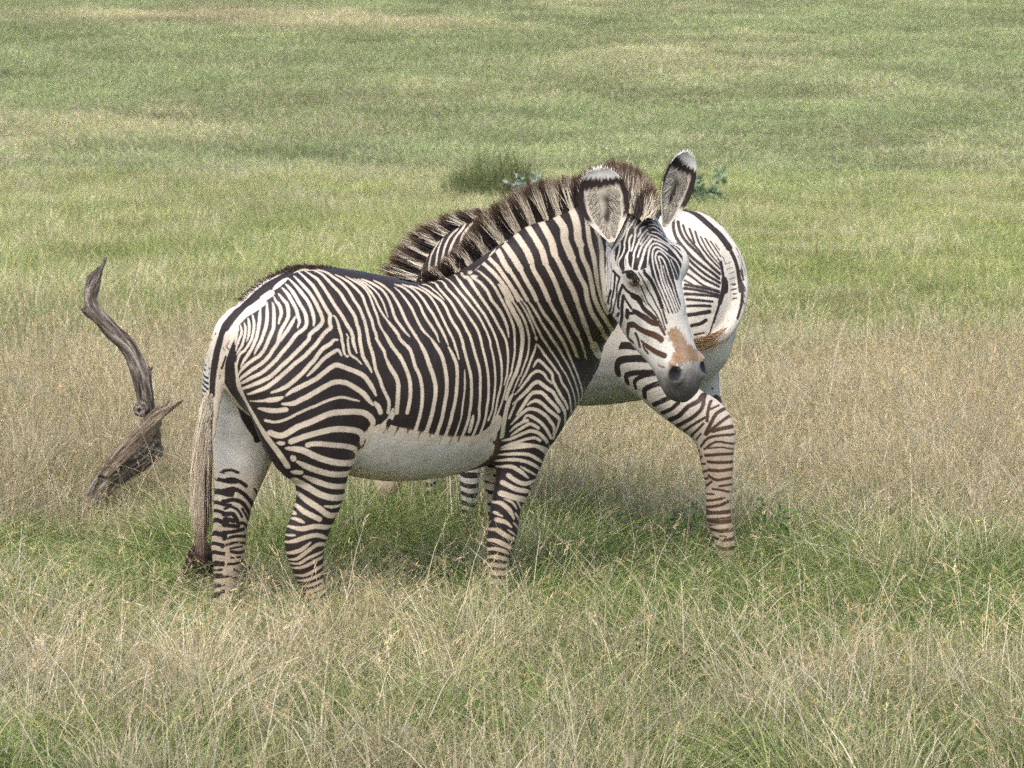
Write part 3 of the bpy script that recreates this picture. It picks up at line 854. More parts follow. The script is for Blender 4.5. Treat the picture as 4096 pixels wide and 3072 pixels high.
# stripes: kind, region, width in 0.1 mm, points on the skin in mm
STROKES1 = """
W R 98 -736,9829,1431 -791,9825,1436 -825,9814,1434 -859,9793,1426 -883,9763,1413
W R 213 -877,9750,1407 -906,9723,1386 -926,9703,1368
W R 318 -939,9690,1353 -962,9681,1336
W R 388 -972,9669,1319 -1000,9665,1298 -1028,9665,1281
W R 282 -1041,9657,1267 -1061,9645,1247 -1078,9637,1227 -1094,9636,1208
W R 464 -1074,9788,1317 -1117,9728,1279 -1150,9704,1239 -1168,9703,1193
W R 542 -1210,9871,1125 -1218,9850,1048 -1214,9826,978 -1214,9824,967 -1206,9814,896
W R 167 -1068,9607,1089 -1065,9608,1065 -1062,9611,1029 -1052,9615,994 -1036,9610,959 -1019,9605,925
W R 229 -1061,9613,1020 -1053,9623,977 -1027,9612,936 -1001,9594,896 -973,9585,848 -938,9579,792 -907,9582,750 -884,9590,713 -871,9599,687
W R 97 -1062,9634,1231 -1062,9627,1214 -1064,9621,1197 -1066,9617,1180 -1068,9613,1161
W R 105 -1051,9634,1234 -1045,9624,1217 -1046,9616,1197 -1052,9613,1187 -1057,9610,1171 -1063,9608,1152 -1066,9607,1135
W R 105 -1036,9636,1243 -1030,9626,1226 -1030,9615,1206 -1033,9607,1187 -1035,9605,1181 -1042,9599,1157 -1054,9601,1139 -1063,9603,1121
W R 106 -1021,9645,1260 -1015,9627,1235 -1015,9613,1211 -1018,9602,1188 -1021,9600,1181 -1024,9597,1173
W R 109 -1005,9648,1273 -997,9631,1248 -996,9616,1223 -1001,9601,1195 -1004,9595,1182 -1014,9590,1163 -1030,9589,1140 -1047,9595,1127 -1056,9599,1111 -1061,9603,1090 -1064,9607,1068
W R 127 -973,9655,1299 -975,9643,1279 -975,9626,1249 -978,9612,1224 -983,9596,1195 -988,9590,1180 -998,9582,1155 -1009,9580,1136 -1023,9583,1114 -1034,9587,1098 -1045,9593,1075
W R 127 -949,9663,1320 -947,9644,1291 -946,9630,1266 -947,9617,1241 -954,9601,1212 -962,9590,1189 -965,9586,1180 -975,9579,1160 -985,9576,1141 -992,9574,1124
W R 127 -929,9662,1321 -923,9652,1306 -920,9638,1283 -919,9620,1249 -920,9606,1224 -926,9597,1206 -934,9588,1189 -937,9585,1181 -947,9576,1155 -959,9572,1135 -976,9570,1117 -992,9572,1107 -1007,9574,1096 -1029,9583,1078 -1046,9594,1059 -1057,9605,1042
W R 123 -924,9678,1343 -914,9663,1325 -901,9654,1311 -893,9643,1291 -892,9634,1274 -897,9625,1256 -900,9617,1241
W R 130 -905,9684,1351 -886,9667,1330 -871,9658,1313 -865,9645,1289 -865,9634,1266 -875,9620,1242 -888,9606,1219 -895,9596,1199 -898,9588,1182 -904,9582,1163 -919,9575,1143 -934,9568,1119 -955,9564,1097 -974,9565,1083 -999,9570,1067 -1023,9580,1048 -1042,9593,1035 -1057,9609,1017
W R 127 -894,9706,1373 -872,9686,1353 -855,9669,1328 -841,9657,1306 -832,9649,1286 -826,9640,1263 -821,9635,1248 -827,9623,1225
W R 132 -835,9640,1269 -843,9632,1255 -855,9620,1233 -866,9609,1215 -879,9598,1197 -889,9589,1180 -897,9585,1170
W R 131 -880,9719,1386 -851,9692,1358 -829,9671,1324 -810,9659,1295 -799,9652,1273 -794,9642,1247 -798,9633,1227 -811,9623,1214 -831,9611,1199 -841,9604,1188 -845,9601,1181 -865,9587,1154 -886,9576,1131 -903,9568,1109 -925,9562,1087 -946,9558,1068 -971,9559,1050 -1000,9567,1036 -1028,9584,1020 -1049,9606,1009
W T 131 -869,9744,1404 -842,9717,1381 -816,9695,1352 -789,9678,1319 -779,9669,1298 -770,9660,1272 -766,9651,1247 -768,9645,1231
W T 133 -851,9763,1413 -819,9726,1386 -785,9702,1352 -763,9687,1318 -748,9675,1289 -738,9668,1267 -734,9662,1246 -747,9650,1226 -766,9639,1211 -782,9628,1196 -787,9621,1178 -810,9604,1153 -835,9589,1128 -860,9574,1103 -886,9563,1080 -908,9556,1058 -932,9553,1039 -960,9555,1025 -996,9566,1009 -1028,9590,995 -1043,9606,988
W T 135 -834,9792,1428 -807,9758,1408 -778,9733,1382 -763,9719,1362 -746,9703,1334 -728,9690,1304 -713,9684,1279 -706,9682,1269 -707,9675,1254 -706,9669,1237 -702,9665,1221 -715,9658,1211 -732,9647,1194 -754,9631,1164 -771,9619,1146 -776,9615,1141 -801,9597,1115 -835,9578,1089 -857,9567,1069 -886,9557,1044 -915,9550,1020 -946,9550,999 -982,9559,984 -1016,9582,971
W T 106 -697,9683,1265 -687,9686,1262 -676,9682,1239 -671,9677,1218 -662,9673,1192 -660,9670,1172 -655,9667,1147 -652,9665,1124 -643,9667,1108
W T 128 -811,9808,1432 -781,9779,1416 -759,9765,1403 -738,9742,1378 -719,9726,1350 -699,9712,1320 -679,9703,1290 -662,9700,1266 -642,9694,1231 -626,9693,1205 -618,9690,1180 -619,9688,1175 -614,9685,1151 -604,9684,1121
W T 85 -643,9683,1195 -636,9682,1181 -638,9679,1171 -634,9674,1138 -629,9673,1117 -617,9677,1106 -604,9681,1097 -586,9686,1077
W T 88 -643,9667,1108 -634,9670,1110
W T 128 -773,9815,1432 -747,9801,1422 -723,9779,1402 -695,9759,1375 -670,9748,1349 -650,9734,1318 -628,9726,1285 -612,9720,1259 -605,9713,1233 -596,9708,1207 -592,9701,1180 -592,9698,1169 -586,9694,1136 -580,9692,1106 -566,9694,1081 -554,9696,1060 -548,9697,1045
W T 116 -762,9833,1436 -727,9820,1426 -698,9800,1408 -667,9789,1387 -639,9772,1358 -617,9755,1322 -599,9747,1296 -585,9738,1267 -574,9730,1237 -567,9721,1206 -561,9714,1178 -559,9712,1164 -552,9709,1140 -542,9707,1112 -538,9705,1085 -531,9704,1052 -517,9707,1016 -507,9710,984 -494,9716,955 -483,9722,929 -482,9725,906 -486,9728,882
W T 107 -692,9821,1417 -660,9813,1402 -633,9806,1384 -605,9793,1358 -585,9783,1334 -574,9767,1305 -561,9754,1274 -548,9745,1243 -541,9736,1214 -530,9731,1187 -528,9727,1172 -514,9727,1147 -500,9727,1124 -493,9724,1098 -483,9725,1075
W T 156 -493,9724,1098 -483,9725,1075 -467,9727,1046 -453,9731,1021 -445,9733,990 -447,9733,955 -449,9735,919 -453,9740,881
W T 89 -652,9832,1409 -616,9825,1390 -589,9820,1373 -567,9809,1350 -552,9791,1321 -541,9776,1292 -528,9764,1259 -519,9753,1228 -506,9749,1204 -490,9747,1179
W T 138 -506,9749,1204 -490,9747,1179 -471,9745,1144 -453,9746,1121 -434,9748,1094 -422,9749,1069 -410,9750,1040 -401,9751,1006 -399,9751,971 -401,9752,935 -407,9753,899 -412,9755,879
W T 82 -620,9838,1400 -584,9831,1379 -559,9819,1355 -540,9804,1327 -528,9792,1303 -511,9780,1272 -495,9776,1249 -472,9773,1220
W T 124 -495,9776,1249 -472,9773,1220 -445,9770,1184 -440,9767,1169 -419,9769,1147 -398,9771,1122 -381,9766,1064 -364,9768,1028 -355,9770,984 -353,9771,948 -355,9773,912 -361,9776,876 -368,9779,847 -390,9791,784 -403,9798,756
W T 75 -605,9846,1398 -572,9842,1380 -540,9833,1356 -520,9821,1332 -505,9808,1306 -496,9795,1280 -486,9783,1253
W T 107 -591,9856,1397 -556,9859,1383 -520,9856,1361 -498,9844,1339 -483,9829,1313 -472,9814,1288 -464,9801,1262 -452,9793,1238 -437,9790,1218 -420,9788,1195 -402,9788,1176
W T 115 -544,9882,1390 -512,9878,1373 -481,9868,1348 -462,9853,1323 -443,9836,1292 -425,9818,1254 -411,9809,1226 -389,9802,1193 -368,9798,1159 -355,9796,1137
W T 157 -368,9798,1159 -355,9796,1137 -339,9794,1103 -325,9791,1062 -309,9793,1017 -302,9795,981 -302,9795,945 -308,9795,909 -315,9797,873 -323,9800,844 -345,9811,782 -357,9818,754
W T 108 -464,9903,1361 -440,9890,1340 -415,9871,1309 -396,9856,1282 -383,9843,1256 -367,9831,1224 -349,9824,1195 -322,9825,1168
W T 146 -322,9825,1168 -305,9825,1143 -281,9824,1104 -269,9822,1068 -260,9820,1023 -257,9819,988 -259,9819,946 -266,9818,911 -273,9820,871 -279,9824,842 -301,9834,779 -313,9840,751
W T 108 -465,9925,1372 -438,9931,1363 -411,9922,1345 -387,9905,1321 -365,9887,1292 -352,9868,1263 -334,9856,1233 -314,9849,1205 -298,9844,1179 -289,9836,1151
W T 112 -436,9951,1370 -403,9956,1358 -376,9942,1339 -352,9921,1313 -333,9899,1284 -311,9884,1253 -295,9871,1223 -279,9864,1195 -264,9857,1165 -254,9852,1139
W T 136 -252,9850,1130 -236,9850,1099 -222,9850,1065 -217,9847,1030 -217,9843,985 -221,9841,940 -227,9841,904 -236,9842,868 -242,9846,839 -264,9856,776 -276,9862,748
W T 99 -406,9970,1364 -377,9977,1354 -344,9965,1337 -318,9941,1312 -300,9921,1286 -285,9904,1258 -270,9890,1229 -256,9880,1201 -242,9875,1174 -229,9870,1146 -225,9866,1130 -218,9863,1109 -211,9860,1081
W T 116 -371,10004,1361 -341,9985,1347 -312,9965,1326 -283,9952,1305 -262,9933,1278 -250,9917,1250 -233,9905,1220 -215,9900,1192 -202,9893,1162 -194,9887,1136 -193,9884,1125 -184,9880,1091 -174,9878,1054 -165,9879,1017 -161,9879,981 -161,9881,936 -163,9883,900 -169,9887,863 -174,9891,834 -196,9901,771 -209,9907,743
W T 68 -188,9866,1037 -187,9863,1001 -188,9862,956 -192,9861,920 -197,9863,884 -204,9871,836 -226,9880,773 -238,9886,745
W T 76 -357,10032,1366 -337,10026,1362 -315,10000,1347 -291,9978,1329 -271,9962,1309
W T 110 -328,10068,1373 -307,10054,1369 -293,10016,1352 -269,9985,1327 -247,9966,1303 -229,9949,1275 -214,9936,1249 -196,9928,1222 -183,9921,1196 -169,9917,1169 -158,9910,1135 -156,9908,1127 -145,9904,1087 -133,9904,1046 -127,9904,1006 -127,9904,961 -128,9907,915 -131,9910,878 -133,9921,830 -155,9932,767 -168,9938,739
W T 106 -297,10086,1379 -278,10067,1374 -261,10025,1351 -237,9998,1328 -215,9980,1303 -197,9967,1277 -178,9957,1251 -160,9951,1224 -142,9947,1196 -130,9942,1167 -122,9935,1137 -119,9932,1121 -110,9929,1085 -102,9927,1049 -95,9927,1004 -94,9928,958 -95,9931,912 -101,9933,876 -108,9941,828 -130,9952,764 -143,9959,736
W T 86 -270,10098,1387 -253,10075,1379 -230,10036,1358 -210,10007,1334 -188,9989,1310 -168,9979,1285 -146,9974,1259 -128,9971,1232 -112,9968,1201 -97,9965,1170 -86,9960,1135 -87,9957,1127 -78,9954,1091 -72,9951,1055 -68,9949,1008 -67,9949,972 -71,9949,926 -76,9949,890 -78,9952,871 -87,9952,844 -95,9953,826
W T 90 -246,10155,1404 -223,10099,1392 -203,10037,1365 -179,10004,1336 -153,9987,1305 -130,9980,1274 -110,9979,1246 -94,9980,1216 -80,9982,1190 -66,9982,1156 -55,9978,1116 -46,9975,1074 -42,9972,1035 -42,9970,1006 -42,9969,979 -49,9964,943 -58,9961,907 -64,9965,870 -71,9966,842 -78,9970,814
W T 90 -212,10184,1415 -187,10077,1394 -161,10011,1370 -139,9990,1339 -115,9984,1303 -96,9984,1276 -75,9986,1241 -57,9992,1206 -38,9999,1172 -24,10005,1141 -18,10003,1108 -16,9998,1072 -19,9991,1033 -21,9987,1004 -26,9982,986 -29,9980,972 -32,9978,965
W T 91 -175,10208,1413 -152,10022,1397 -126,9994,1375 -101,9982,1345 -86,9979,1314 -78,9979,1301 -56,9983,1274 -35,9992,1237 -20,10003,1196 -13,10011,1155
W T 82 -138,10029,1424 -115,9998,1407 -92,9983,1387 -72,9976,1362 -56,9975,1334 -40,9977,1305 -18,9985,1261 -2,9999,1223 8,10012,1186 11,10023,1139 11,10021,1094 4,10011,1053 -6,9999,1003 -9,9996,1000 -20,9987,968 -29,9982,935 -38,9978,903 -46,9977,878 -57,9975,850 -68,9976,823
W T 152 -52,9973,1369 -21,9972,1324 -18,9975,1307 3,9985,1264 21,9998,1229 36,10017,1191 42,10035,1148 40,10041,1110 34,10035,1074 25,10026,1039 12,10014,1002 9,10011,998 -2,10003,972 -15,9994,940 -24,9990,909
W T 76 1,9974,1307 25,9984,1270 47,10000,1229 60,10020,1191 68,10044,1147 68,10057,1109 62,10056,1076 53,10046,1050 43,10038,1025 34,10032,1000 27,10026,991 14,10017,959 3,10010,932
W T 61 25,9974,1307 52,9987,1264 70,10003,1227 83,10023,1191 94,10047,1156
W T 84 94,10047,1156 99,10058,1138
W T 95 98,10066,1123 91,10072,1093 78,10065,1061 65,10054,1030 51,10044,999 43,10039,988 34,10033,967 27,10028,956
W T 67 39,9974,1307 65,9985,1270 83,10003,1228 101,10025,1190 120,10054,1151 139,10082,1120 161,10108,1086 184,10127,1051 202,10139,1019 221,10153,988 238,10169,949 252,10189,915 260,10219,878 262,10310,831 255,10327,791
W T 76 61,9973,1307 85,9984,1273 105,10000,1238 125,10021,1202 147,10047,1167 166,10074,1135 187,10109,1103 206,10138,1069 225,10159,1035 246,10179,989 261,10201,949 273,10240,904 279,10323,858 272,10339,822
W T 91 100,10067,1121 117,10083,1101 135,10098,1072 158,10111,1042 176,10119,1015 193,10129,990 204,10134,958 225,10153,926 238,10174,887 243,10201,843 242,10304,794 233,10231,783
W T 115 86,10067,1029 97,10075,1047 108,10083,1055 124,10091,1042 145,10100,1019 163,10109,996 167,10108,968 184,10117,936 202,10132,901 218,10150,877 229,10172,848
W T 104 11,10018,922 29,10031,939 45,10041,959 65,10053,983 75,10058,997 102,10075,1012 130,10089,998 143,10094,977 163,10104,957
W T 89 97,9972,1307 114,9984,1275 132,9999,1243 156,10017,1213 178,10041,1178 201,10075,1140 218,10116,1104 234,10157,1067 247,10181,1033 267,10207,986 281,10237,946 292,10296,902 293,10339,865
W T 142 3,10018,884 20,10029,897 43,10043,918 65,10054,939 84,10062,960 106,10073,968 121,10080,958 145,10092,938 167,10105,922 187,10120,887 206,10140,859 218,10164,829 218,10183,798 214,10224,765 198,10192,747
W T 139 18,10042,837 29,10045,852 44,10049,873 62,10054,902 82,10062,923 102,10071,926 124,10081,921 147,10093,896 167,10106,874 184,10120,854 193,10131,840
W T 132 62,10057,876 77,10062,886 100,10071,891 124,10082,877 147,10096,853 167,10111,835 188,10131,816 194,10141,803 188,10145,779 177,10144,751 170,10150,728
W T 128 -4,10040,799 3,10042,806 29,10049,833 51,10055,850 66,10060,859 93,10071,856 117,10082,844 141,10095,824 158,10110,801 171,10127,777 171,10140,748
W T 119 -8,10050,768 11,10052,786 33,10058,800 56,10063,811 62,10065,810
W T 121 45,10059,815 56,10061,830 71,10066,831 95,10076,817 117,10087,799 138,10101,775 151,10119,750 160,10137,730
W T 114 -4,10059,750 20,10061,768 47,10066,785 71,10070,797 91,10078,789 108,10086,777
W T 125 -39,10050,731 -8,10064,735 29,10069,751 57,10072,762 79,10077,767 106,10089,758 127,10104,739 145,10131,713
W T 106 -39,10066,703 -8,10071,714 29,10075,724 66,10080,735 95,10089,737 116,10103,724
W T 114 -44,10071,691 11,10077,698 66,10087,702 103,10103,702 131,10130,689 146,10164,678
W T 93 153,10153,698 157,10171,688
W T 200 3,10011,925 -11,10002,900 -22,10001,864 -29,10006,828 -35,10018,790 -39,10036,751
W T 109 18,10029,890 3,10024,861 -11,10023,827
W T 164 -55,9986,822 -62,9997,784 -71,10011,745
W T 132 -662,9660,1114 -670,9659,1130 -679,9656,1134 -703,9644,1121 -730,9627,1102 -760,9604,1069 -775,9594,1054 -789,9585,1041
W T 141 -677,9663,1174 -691,9658,1173 -706,9649,1158 -728,9637,1145 -745,9625,1128 -757,9616,1110 -770,9605,1093 -781,9598,1083 -802,9582,1057 -829,9567,1032 -856,9557,1010 -885,9550,994 -925,9548,980
W T 163 -532,9703,953 -542,9699,976 -557,9693,1003 -578,9686,1031 -609,9676,1049 -643,9664,1063 -677,9650,1077 -699,9638,1071 -728,9619,1050 -753,9601,1030 -769,9591,1021 -792,9579,1010 -826,9564,994 -851,9555,981 -867,9551,969
W T 173 -543,9705,915 -558,9698,932 -578,9689,960 -609,9677,984 -643,9662,1005 -675,9644,1012 -702,9627,1007 -736,9605,990 -769,9585,972 -784,9577,963 -809,9566,952 -843,9556,937 -882,9549,936
W T 168 -536,9705,926 -522,9713,904 -515,9719,884
W T 92 -596,9686,932 -627,9670,942 -660,9650,951 -694,9627,947 -727,9605,937 -769,9581,920 -776,9578,919 -827,9560,897 -869,9554,876 -914,9556,865 -950,9564,871
W T 88 -1009,9585,944 -956,9554,948 -903,9548,955 -877,9549,964
W T 175 -956,9554,948 -903,9548,955 -884,9549,962
W T 168 -974,9565,917 -920,9551,910 -870,9551,914
W T 206 -559,9724,817 -544,9720,842 -561,9708,872 -592,9693,888 -659,9650,893 -709,9614,890 -777,9577,863 -828,9562,844 -870,9560,819 -898,9562,812 -933,9569,822
W T 206 -591,9734,759 -587,9723,789 -603,9703,812 -660,9653,826 -710,9613,827 -777,9580,813 -818,9569,801 -851,9566,789
W T 178 -610,9740,715 -616,9719,739 -645,9677,755 -711,9617,770 -761,9591,777 -790,9581,773
W T 140 -906,9571,783 -885,9568,781
W T 217 -871,9572,762 -813,9578,754 -745,9608,718 -679,9654,694 -627,9729,684
W T 175 -851,9580,729 -845,9585,718
W T 204 -831,9589,707 -781,9607,679 -713,9641,653 -663,9683,644 -639,9738,643
W T 159 -855,9611,665 -820,9610,661
W T 194 -807,9619,646 -748,9638,618 -698,9663,600 -651,9752,591
W T 219 -851,9643,628 -802,9643,603 -749,9646,571 -699,9673,553 -658,9750,548
W T 206 -845,9690,575 -803,9649,549 -750,9653,513 -717,9676,484 -683,9747,477
W T 106 -733,9658,523 -700,9682,516 -671,9728,519
W T 185 -851,9679,530 -810,9645,503 -751,9657,471
W T 107 -858,9673,503 -850,9659,494
W T 1070 -523,9765,747 -418,9810,724 -313,9874,697 -206,9949,687
W T 711 -507,9745,800 -452,9771,779 -382,9804,760 -312,9847,740 -241,9896,727 -152,9962,722
W T 792 -599,9841,640 -494,9901,606 -352,9967,597 -244,10003,618 -153,10029,651
W T 1146 -578,9797,682 -456,9851,653 -314,9922,643 -207,9982,653 -127,10015,682
W T 508 -152,9956,730 -79,9986,778 -61,9984,815
W T 391 -521,9736,815 -560,9733,794
W T 213 -467,9733,894 -478,9736,858 -506,9735,830
W T 159 -154,9900,850 -169,9912,787
W RH 125 -870,9680,472 -842,9646,474 -810,9641,460
W RH 178 -875,9656,444 -820,9638,436 -769,9652,444 -725,9685,435 -700,9727,439
W RH 89 -894,9667,410 -845,9634,412
W RH 160 -894,9662,382 -845,9633,390 -803,9641,403 -759,9662,407 -721,9716,384
W RH 142 -898,9666,338 -856,9636,343 -821,9637,354 -787,9649,381
W RH 143 -881,9668,313 -839,9639,318 -804,9643,342 -767,9663,367 -740,9692,366 -725,9717,348
W RH 114 -865,9651,298 -829,9642,299 -794,9649,320 -741,9699,340
W RH 125 -862,9659,279 -815,9647,284 -767,9667,306 -728,9716,323
W RH 125 -849,9662,249 -806,9655,251 -768,9670,269 -732,9715,287
W RH 118 -846,9673,226 -796,9660,232 -755,9683,246 -736,9717,261
W RH 118 -833,9677,202 -789,9665,209 -736,9715,229
W RH 143 -827,9691,179 -779,9670,187 -733,9723,206
W RH 161 -821,9703,154 -773,9674,165 -726,9716,182
W RH 179 -814,9704,128 -769,9677,139 -723,9717,153
W RH 215 -811,9704,101 -756,9683,112 -710,9731,121
W RH 430 -792,9689,64 -716,9713,74
K LH 335 -1088,9631,1040 -1081,9658,974 -1057,9687,917 -1031,9775,832 -1003,9806,771 -945,9607,746 -916,9594,731
K LH 239 -1078,9614,1134 -1084,9621,1070 -1092,9653,996
K LH 108 -1140,9800,642 -1110,9794,646 -1082,9797,635
K LH 144 -1141,9803,602 -1111,9797,610 -1076,9804,598 -1053,9817,578
K LH 162 -1141,9804,562 -1101,9801,570 -1067,9815,550 -1045,9838,521 -1036,9884,488
K LH 90 -1024,9846,563 -1017,9883,536
K LH 162 -1142,9803,519 -1106,9804,526 -1072,9818,513 -1053,9842,480 -1046,9872,450
K LH 108 -1138,9802,490 -1113,9803,499 -1086,9814,481 -1073,9825,454
K LH 101 -1072,9822,487 -1057,9843,454 -1052,9865,433
K LH 173 -1142,9803,468 -1107,9806,468 -1090,9815,437
K LH 163 -1139,9802,446 -1100,9810,442
K LH 181 -1135,9802,449 -1104,9808,441
K LH 163 -1143,9802,426 -1087,9819,417
K LH 127 -1087,9818,429 -1067,9836,426 -1055,9883,393
K LH 145 -1143,9802,395 -1104,9810,397 -1068,9839,403
K LH 127 -1143,9801,369 -1094,9817,378 -1057,9872,369
K LH 109 -1151,9802,337 -1115,9808,350 -1088,9824,351 -1061,9872,339
K LH 80 -1119,9807,329 -1089,9825,333 -1065,9873,332
K LH 127 -1116,9809,317 -1083,9834,309 -1058,9872,314
K LH 91 -1116,9811,292 -1083,9836,291
K LH 109 -1127,9808,267 -1097,9826,267 -1068,9860,276
K LH 109 -1193,9835,265 -1182,9818,263
K LH 109 -1188,9830,239 -1156,9806,245
K LH 91 -1107,9820,243 -1088,9872,222
K LH 109 -1183,9823,211 -1139,9808,216 -1099,9837,207
K LH 91 -1189,9836,185 -1168,9812,188
K LH 66 -1184,9827,168 -1143,9810,183
K LH 146 -1184,9823,142 -1147,9810,157
K LH 145 -1126,9818,152 -1114,9838,126
K LH 127 -1130,9816,116 -1120,9825,92
K LH 80 -1184,9813,105 -1161,9805,107
W RF 136 -42,10066,701 13,10075,711 86,10094,705 124,10125,686 147,10184,652
W RF 121 -50,10082,669 13,10080,673 68,10094,668 105,10123,645 135,10176,619
W RF 125 -65,10100,641 -6,10082,649 50,10090,642 94,10121,619 124,10171,590
W RF 85 35,10088,620 68,10105,599 102,10150,574
W RF 144 -68,10122,616 -6,10083,621 31,10089,602 68,10112,569
W RF 162 -70,10315,559 -13,10083,584 24,10089,557 61,10111,546 102,10172,556
W RF 177 -77,10317,524 -35,10083,554 16,10088,527 50,10108,517 76,10155,506
W RF 85 76,10133,528 87,10153,533
W RF 219 -81,10321,482 -42,10080,510 5,10086,494 54,10128,477
W RF 174 -83,10101,473 -42,10076,470 -6,10083,435 9,10093,404
W RF 85 -31,10077,488 2,10085,472 20,10101,443
W RF 85 20,10095,478 39,10135,434
W RF 81 13,10096,429 28,10120,399
W RF 133 -100,10349,394 -68,10077,432 -39,10072,418
W RF 163 -104,10364,357 -61,10072,403 -24,10074,392 -2,10086,371
W RF 74 5,10091,389 28,10136,352
W RF 174 -105,10106,360 -65,10069,363 -28,10074,340 9,10114,311
W RF 74 -17,10077,361 17,10120,328
W RF 174 -113,10100,317 -68,10068,318 -28,10078,298 -2,10112,277
W RF 145 -113,10099,276 -72,10068,285 -31,10079,272 -13,10100,257
W RF 159 -113,10100,245 -68,10068,251 -13,10112,232
W RF 174 -113,10100,208 -68,10071,217 -6,10368,157
W RF 260 -113,10100,174 -61,10074,183 -6,10382,119
W LF 185 -131,10111,617 -119,10346,562 -81,10315,559
W LF 208 -127,10351,542 -74,10316,540
W LF 189 -123,10351,504 -77,10319,509
W LF 189 -116,10363,472 -79,10110,502
W LF 190 -108,10364,437 -83,10101,473
K T 199 -482,9738,847 -493,9744,814 -510,9745,798
K T 199 -440,9752,846 -452,9758,813 -468,9765,782
K T 199 -397,9768,844 -408,9774,811 -424,9781,776
K T 200 -349,9789,841 -360,9794,808 -377,9805,762
K T 200 -306,9810,839 -316,9815,806 -333,9830,752
K T 201 -263,9834,836 -274,9839,803 -291,9858,741
K T 201 -224,9858,833 -235,9863,800 -252,9886,732
K T 202 -193,9879,831 -204,9884,797 -220,9912,723
W R 457 -1079,9633,1216 -1097,9631,1181 -1115,9639,1138 -1132,9653,1084 -1141,9664,1030 -1145,9666,974
K R 341 -565,9901,1406 -636,9893,1427 -709,9908,1442 -779,9885,1456 -832,9877,1444 -878,9790,1424 -921,9752,1401 -961,9731,1378
K R 372 -961,9731,1378 -994,9705,1344 -1043,9698,1302 -1082,9667,1263 -1109,9653,1225
K R 254 -1127,9653,1186 -1142,9655,1137 -1153,9659,1084 -1163,9662,1030 -1168,9666,959
K R 170 -1169,9666,1001 -1172,9667,948 -1171,9667,877
K R 57 -1171,9703,1239 -1191,9689,1211 -1202,9689,1176 -1230,9869,1125
K R 57 -1157,9704,1221 -1181,9693,1193 -1192,9678,1160 -1223,9883,1106
K R 57 -1150,9670,1199 -1170,9678,1170 -1205,9872,1125
K R 80 -1235,9882,1088 -1216,9852,1058 -1176,9672,1061
K R 79 -1236,9870,1060 -1215,9839,1038 -1179,9677,1040
K R 87 -1240,9883,1034 -1218,9839,1016 -1197,9808,1009
K R 94 -1238,9865,1010 -1218,9835,995 -1197,9807,987
K R 94 -1234,9863,985 -1214,9826,975 -1199,9807,966
K R 94 -1233,9861,963 -1209,9817,953
K R 94 -1229,9863,941 -1210,9819,931
K R 94 -1220,9838,911 -1206,9814,903
K R 94 -1211,9823,888 -1199,9808,879
K R 51 -1217,9870,1136 -1214,9884,1098 -1180,9676,1089
K R 42 -1093,9627,1171 -1104,9632,1153
K R 49 -1108,9634,1153 -1096,9626,1140
K R 92 -1108,9634,1111 -1116,9642,1089 -1127,9654,1063
K R 42 -1133,9663,1037 -1137,9665,1023
K R 42 -1119,9642,1145 -1110,9634,1132
W N 138 -131,10053,1478 -120,10052,1453 -79,9985,1420 -47,9972,1385 -18,9970,1345 1,9974,1307
W N 138 -116,10053,1507 -90,10024,1469 -58,9983,1439 -32,9970,1403 -3,9967,1360 25,9974,1307
W N 72 13,9967,1346 26,9970,1324 39,9974,1307
W N 189 -80,10054,1558 -54,10016,1498 -29,9976,1450 -11,9968,1425
W N 123 -11,9968,1425 7,9963,1400 33,9964,1357 61,9973,1307
W N 218 -29,10019,1524 7,9971,1475 33,9960,1433
W N 144 33,9960,1433 54,9958,1390 83,9964,1339 97,9972,1307
W N 218 -11,10049,1620 22,10008,1557 58,9964,1505 76,9953,1462
W N 159 76,9953,1462 87,9950,1426 112,9950,1383 146,9969,1307
W N 211 40,10053,1638 69,10009,1589 98,9964,1544 119,9947,1505 133,9938,1456
W N 144 133,9938,1456 158,9934,1409 177,9938,1366 198,9954,1308
W N 218 87,10042,1671 112,10012,1622 141,9952,1574 158,9931,1539 169,9921,1492
W N 158 169,9921,1492 194,9908,1446 215,9905,1400 241,9906,1350 255,9918,1311
W N 54 146,9969,1307 185,10003,1236 205,10028,1199 226,10063,1158 246,10112,1113 262,10172,1071 278,10215,1030 292,10246,982
W N 112 146,9969,1307 162,9982,1275 185,10003,1236 205,10028,1199 226,10063,1158 246,10112,1113 262,10172,1071 278,10215,1030 292,10246,982
W N 144 198,9954,1308 215,9971,1271 234,10002,1227 251,10033,1193 266,10065,1161
W N 77 266,10065,1161 278,10098,1133 289,10140,1102 300,10212,1064 309,10253,1026
W N 129 255,9918,1311 270,9940,1268 285,9970,1229 297,10011,1195 305,10056,1170
W N 122 255,9918,1311 271,9943,1264 290,9997,1206 305,10056,1170 326,10136,1117
W N 276 330,10145,1113 352,10289,1067 367,10346,1046
W N 225 138,10018,1697 159,10004,1661 187,9924,1625 206,9886,1594 207,9880,1555 221,9868,1517 236,9860,1481
W N 143 236,9860,1481 250,9857,1446 268,9857,1406 289,9859,1367 298,9885,1315 317,9917,1259 347,9961,1209 377,10121,1148 418,10217,1110
W N 216 187,9970,1717 198,9957,1706 226,9944,1678 246,9853,1645 256,9825,1604 259,9817,1562 268,9811,1534
W N 135 268,9811,1534 277,9814,1484 295,9809,1448 310,9822,1398 322,9854,1335 340,9879,1287 367,9911,1241 396,9997,1191 425,10170,1140
W N 128 291,9799,1658 292,9790,1642 294,9782,1627 297,9772,1588 304,9767,1543 318,9764,1493 326,9777,1447 334,9799,1399 345,9822,1355 361,9858,1299 380,9887,1261
W N 120 320,9748,1634 324,9738,1619 327,9728,1604 336,9665,1565 345,9636,1521 346,9643,1479 349,9639,1437 357,9644,1367 361,9667,1323
K H 398 472,9547,1638 449,9536,1601 429,9536,1559 405,9550,1524
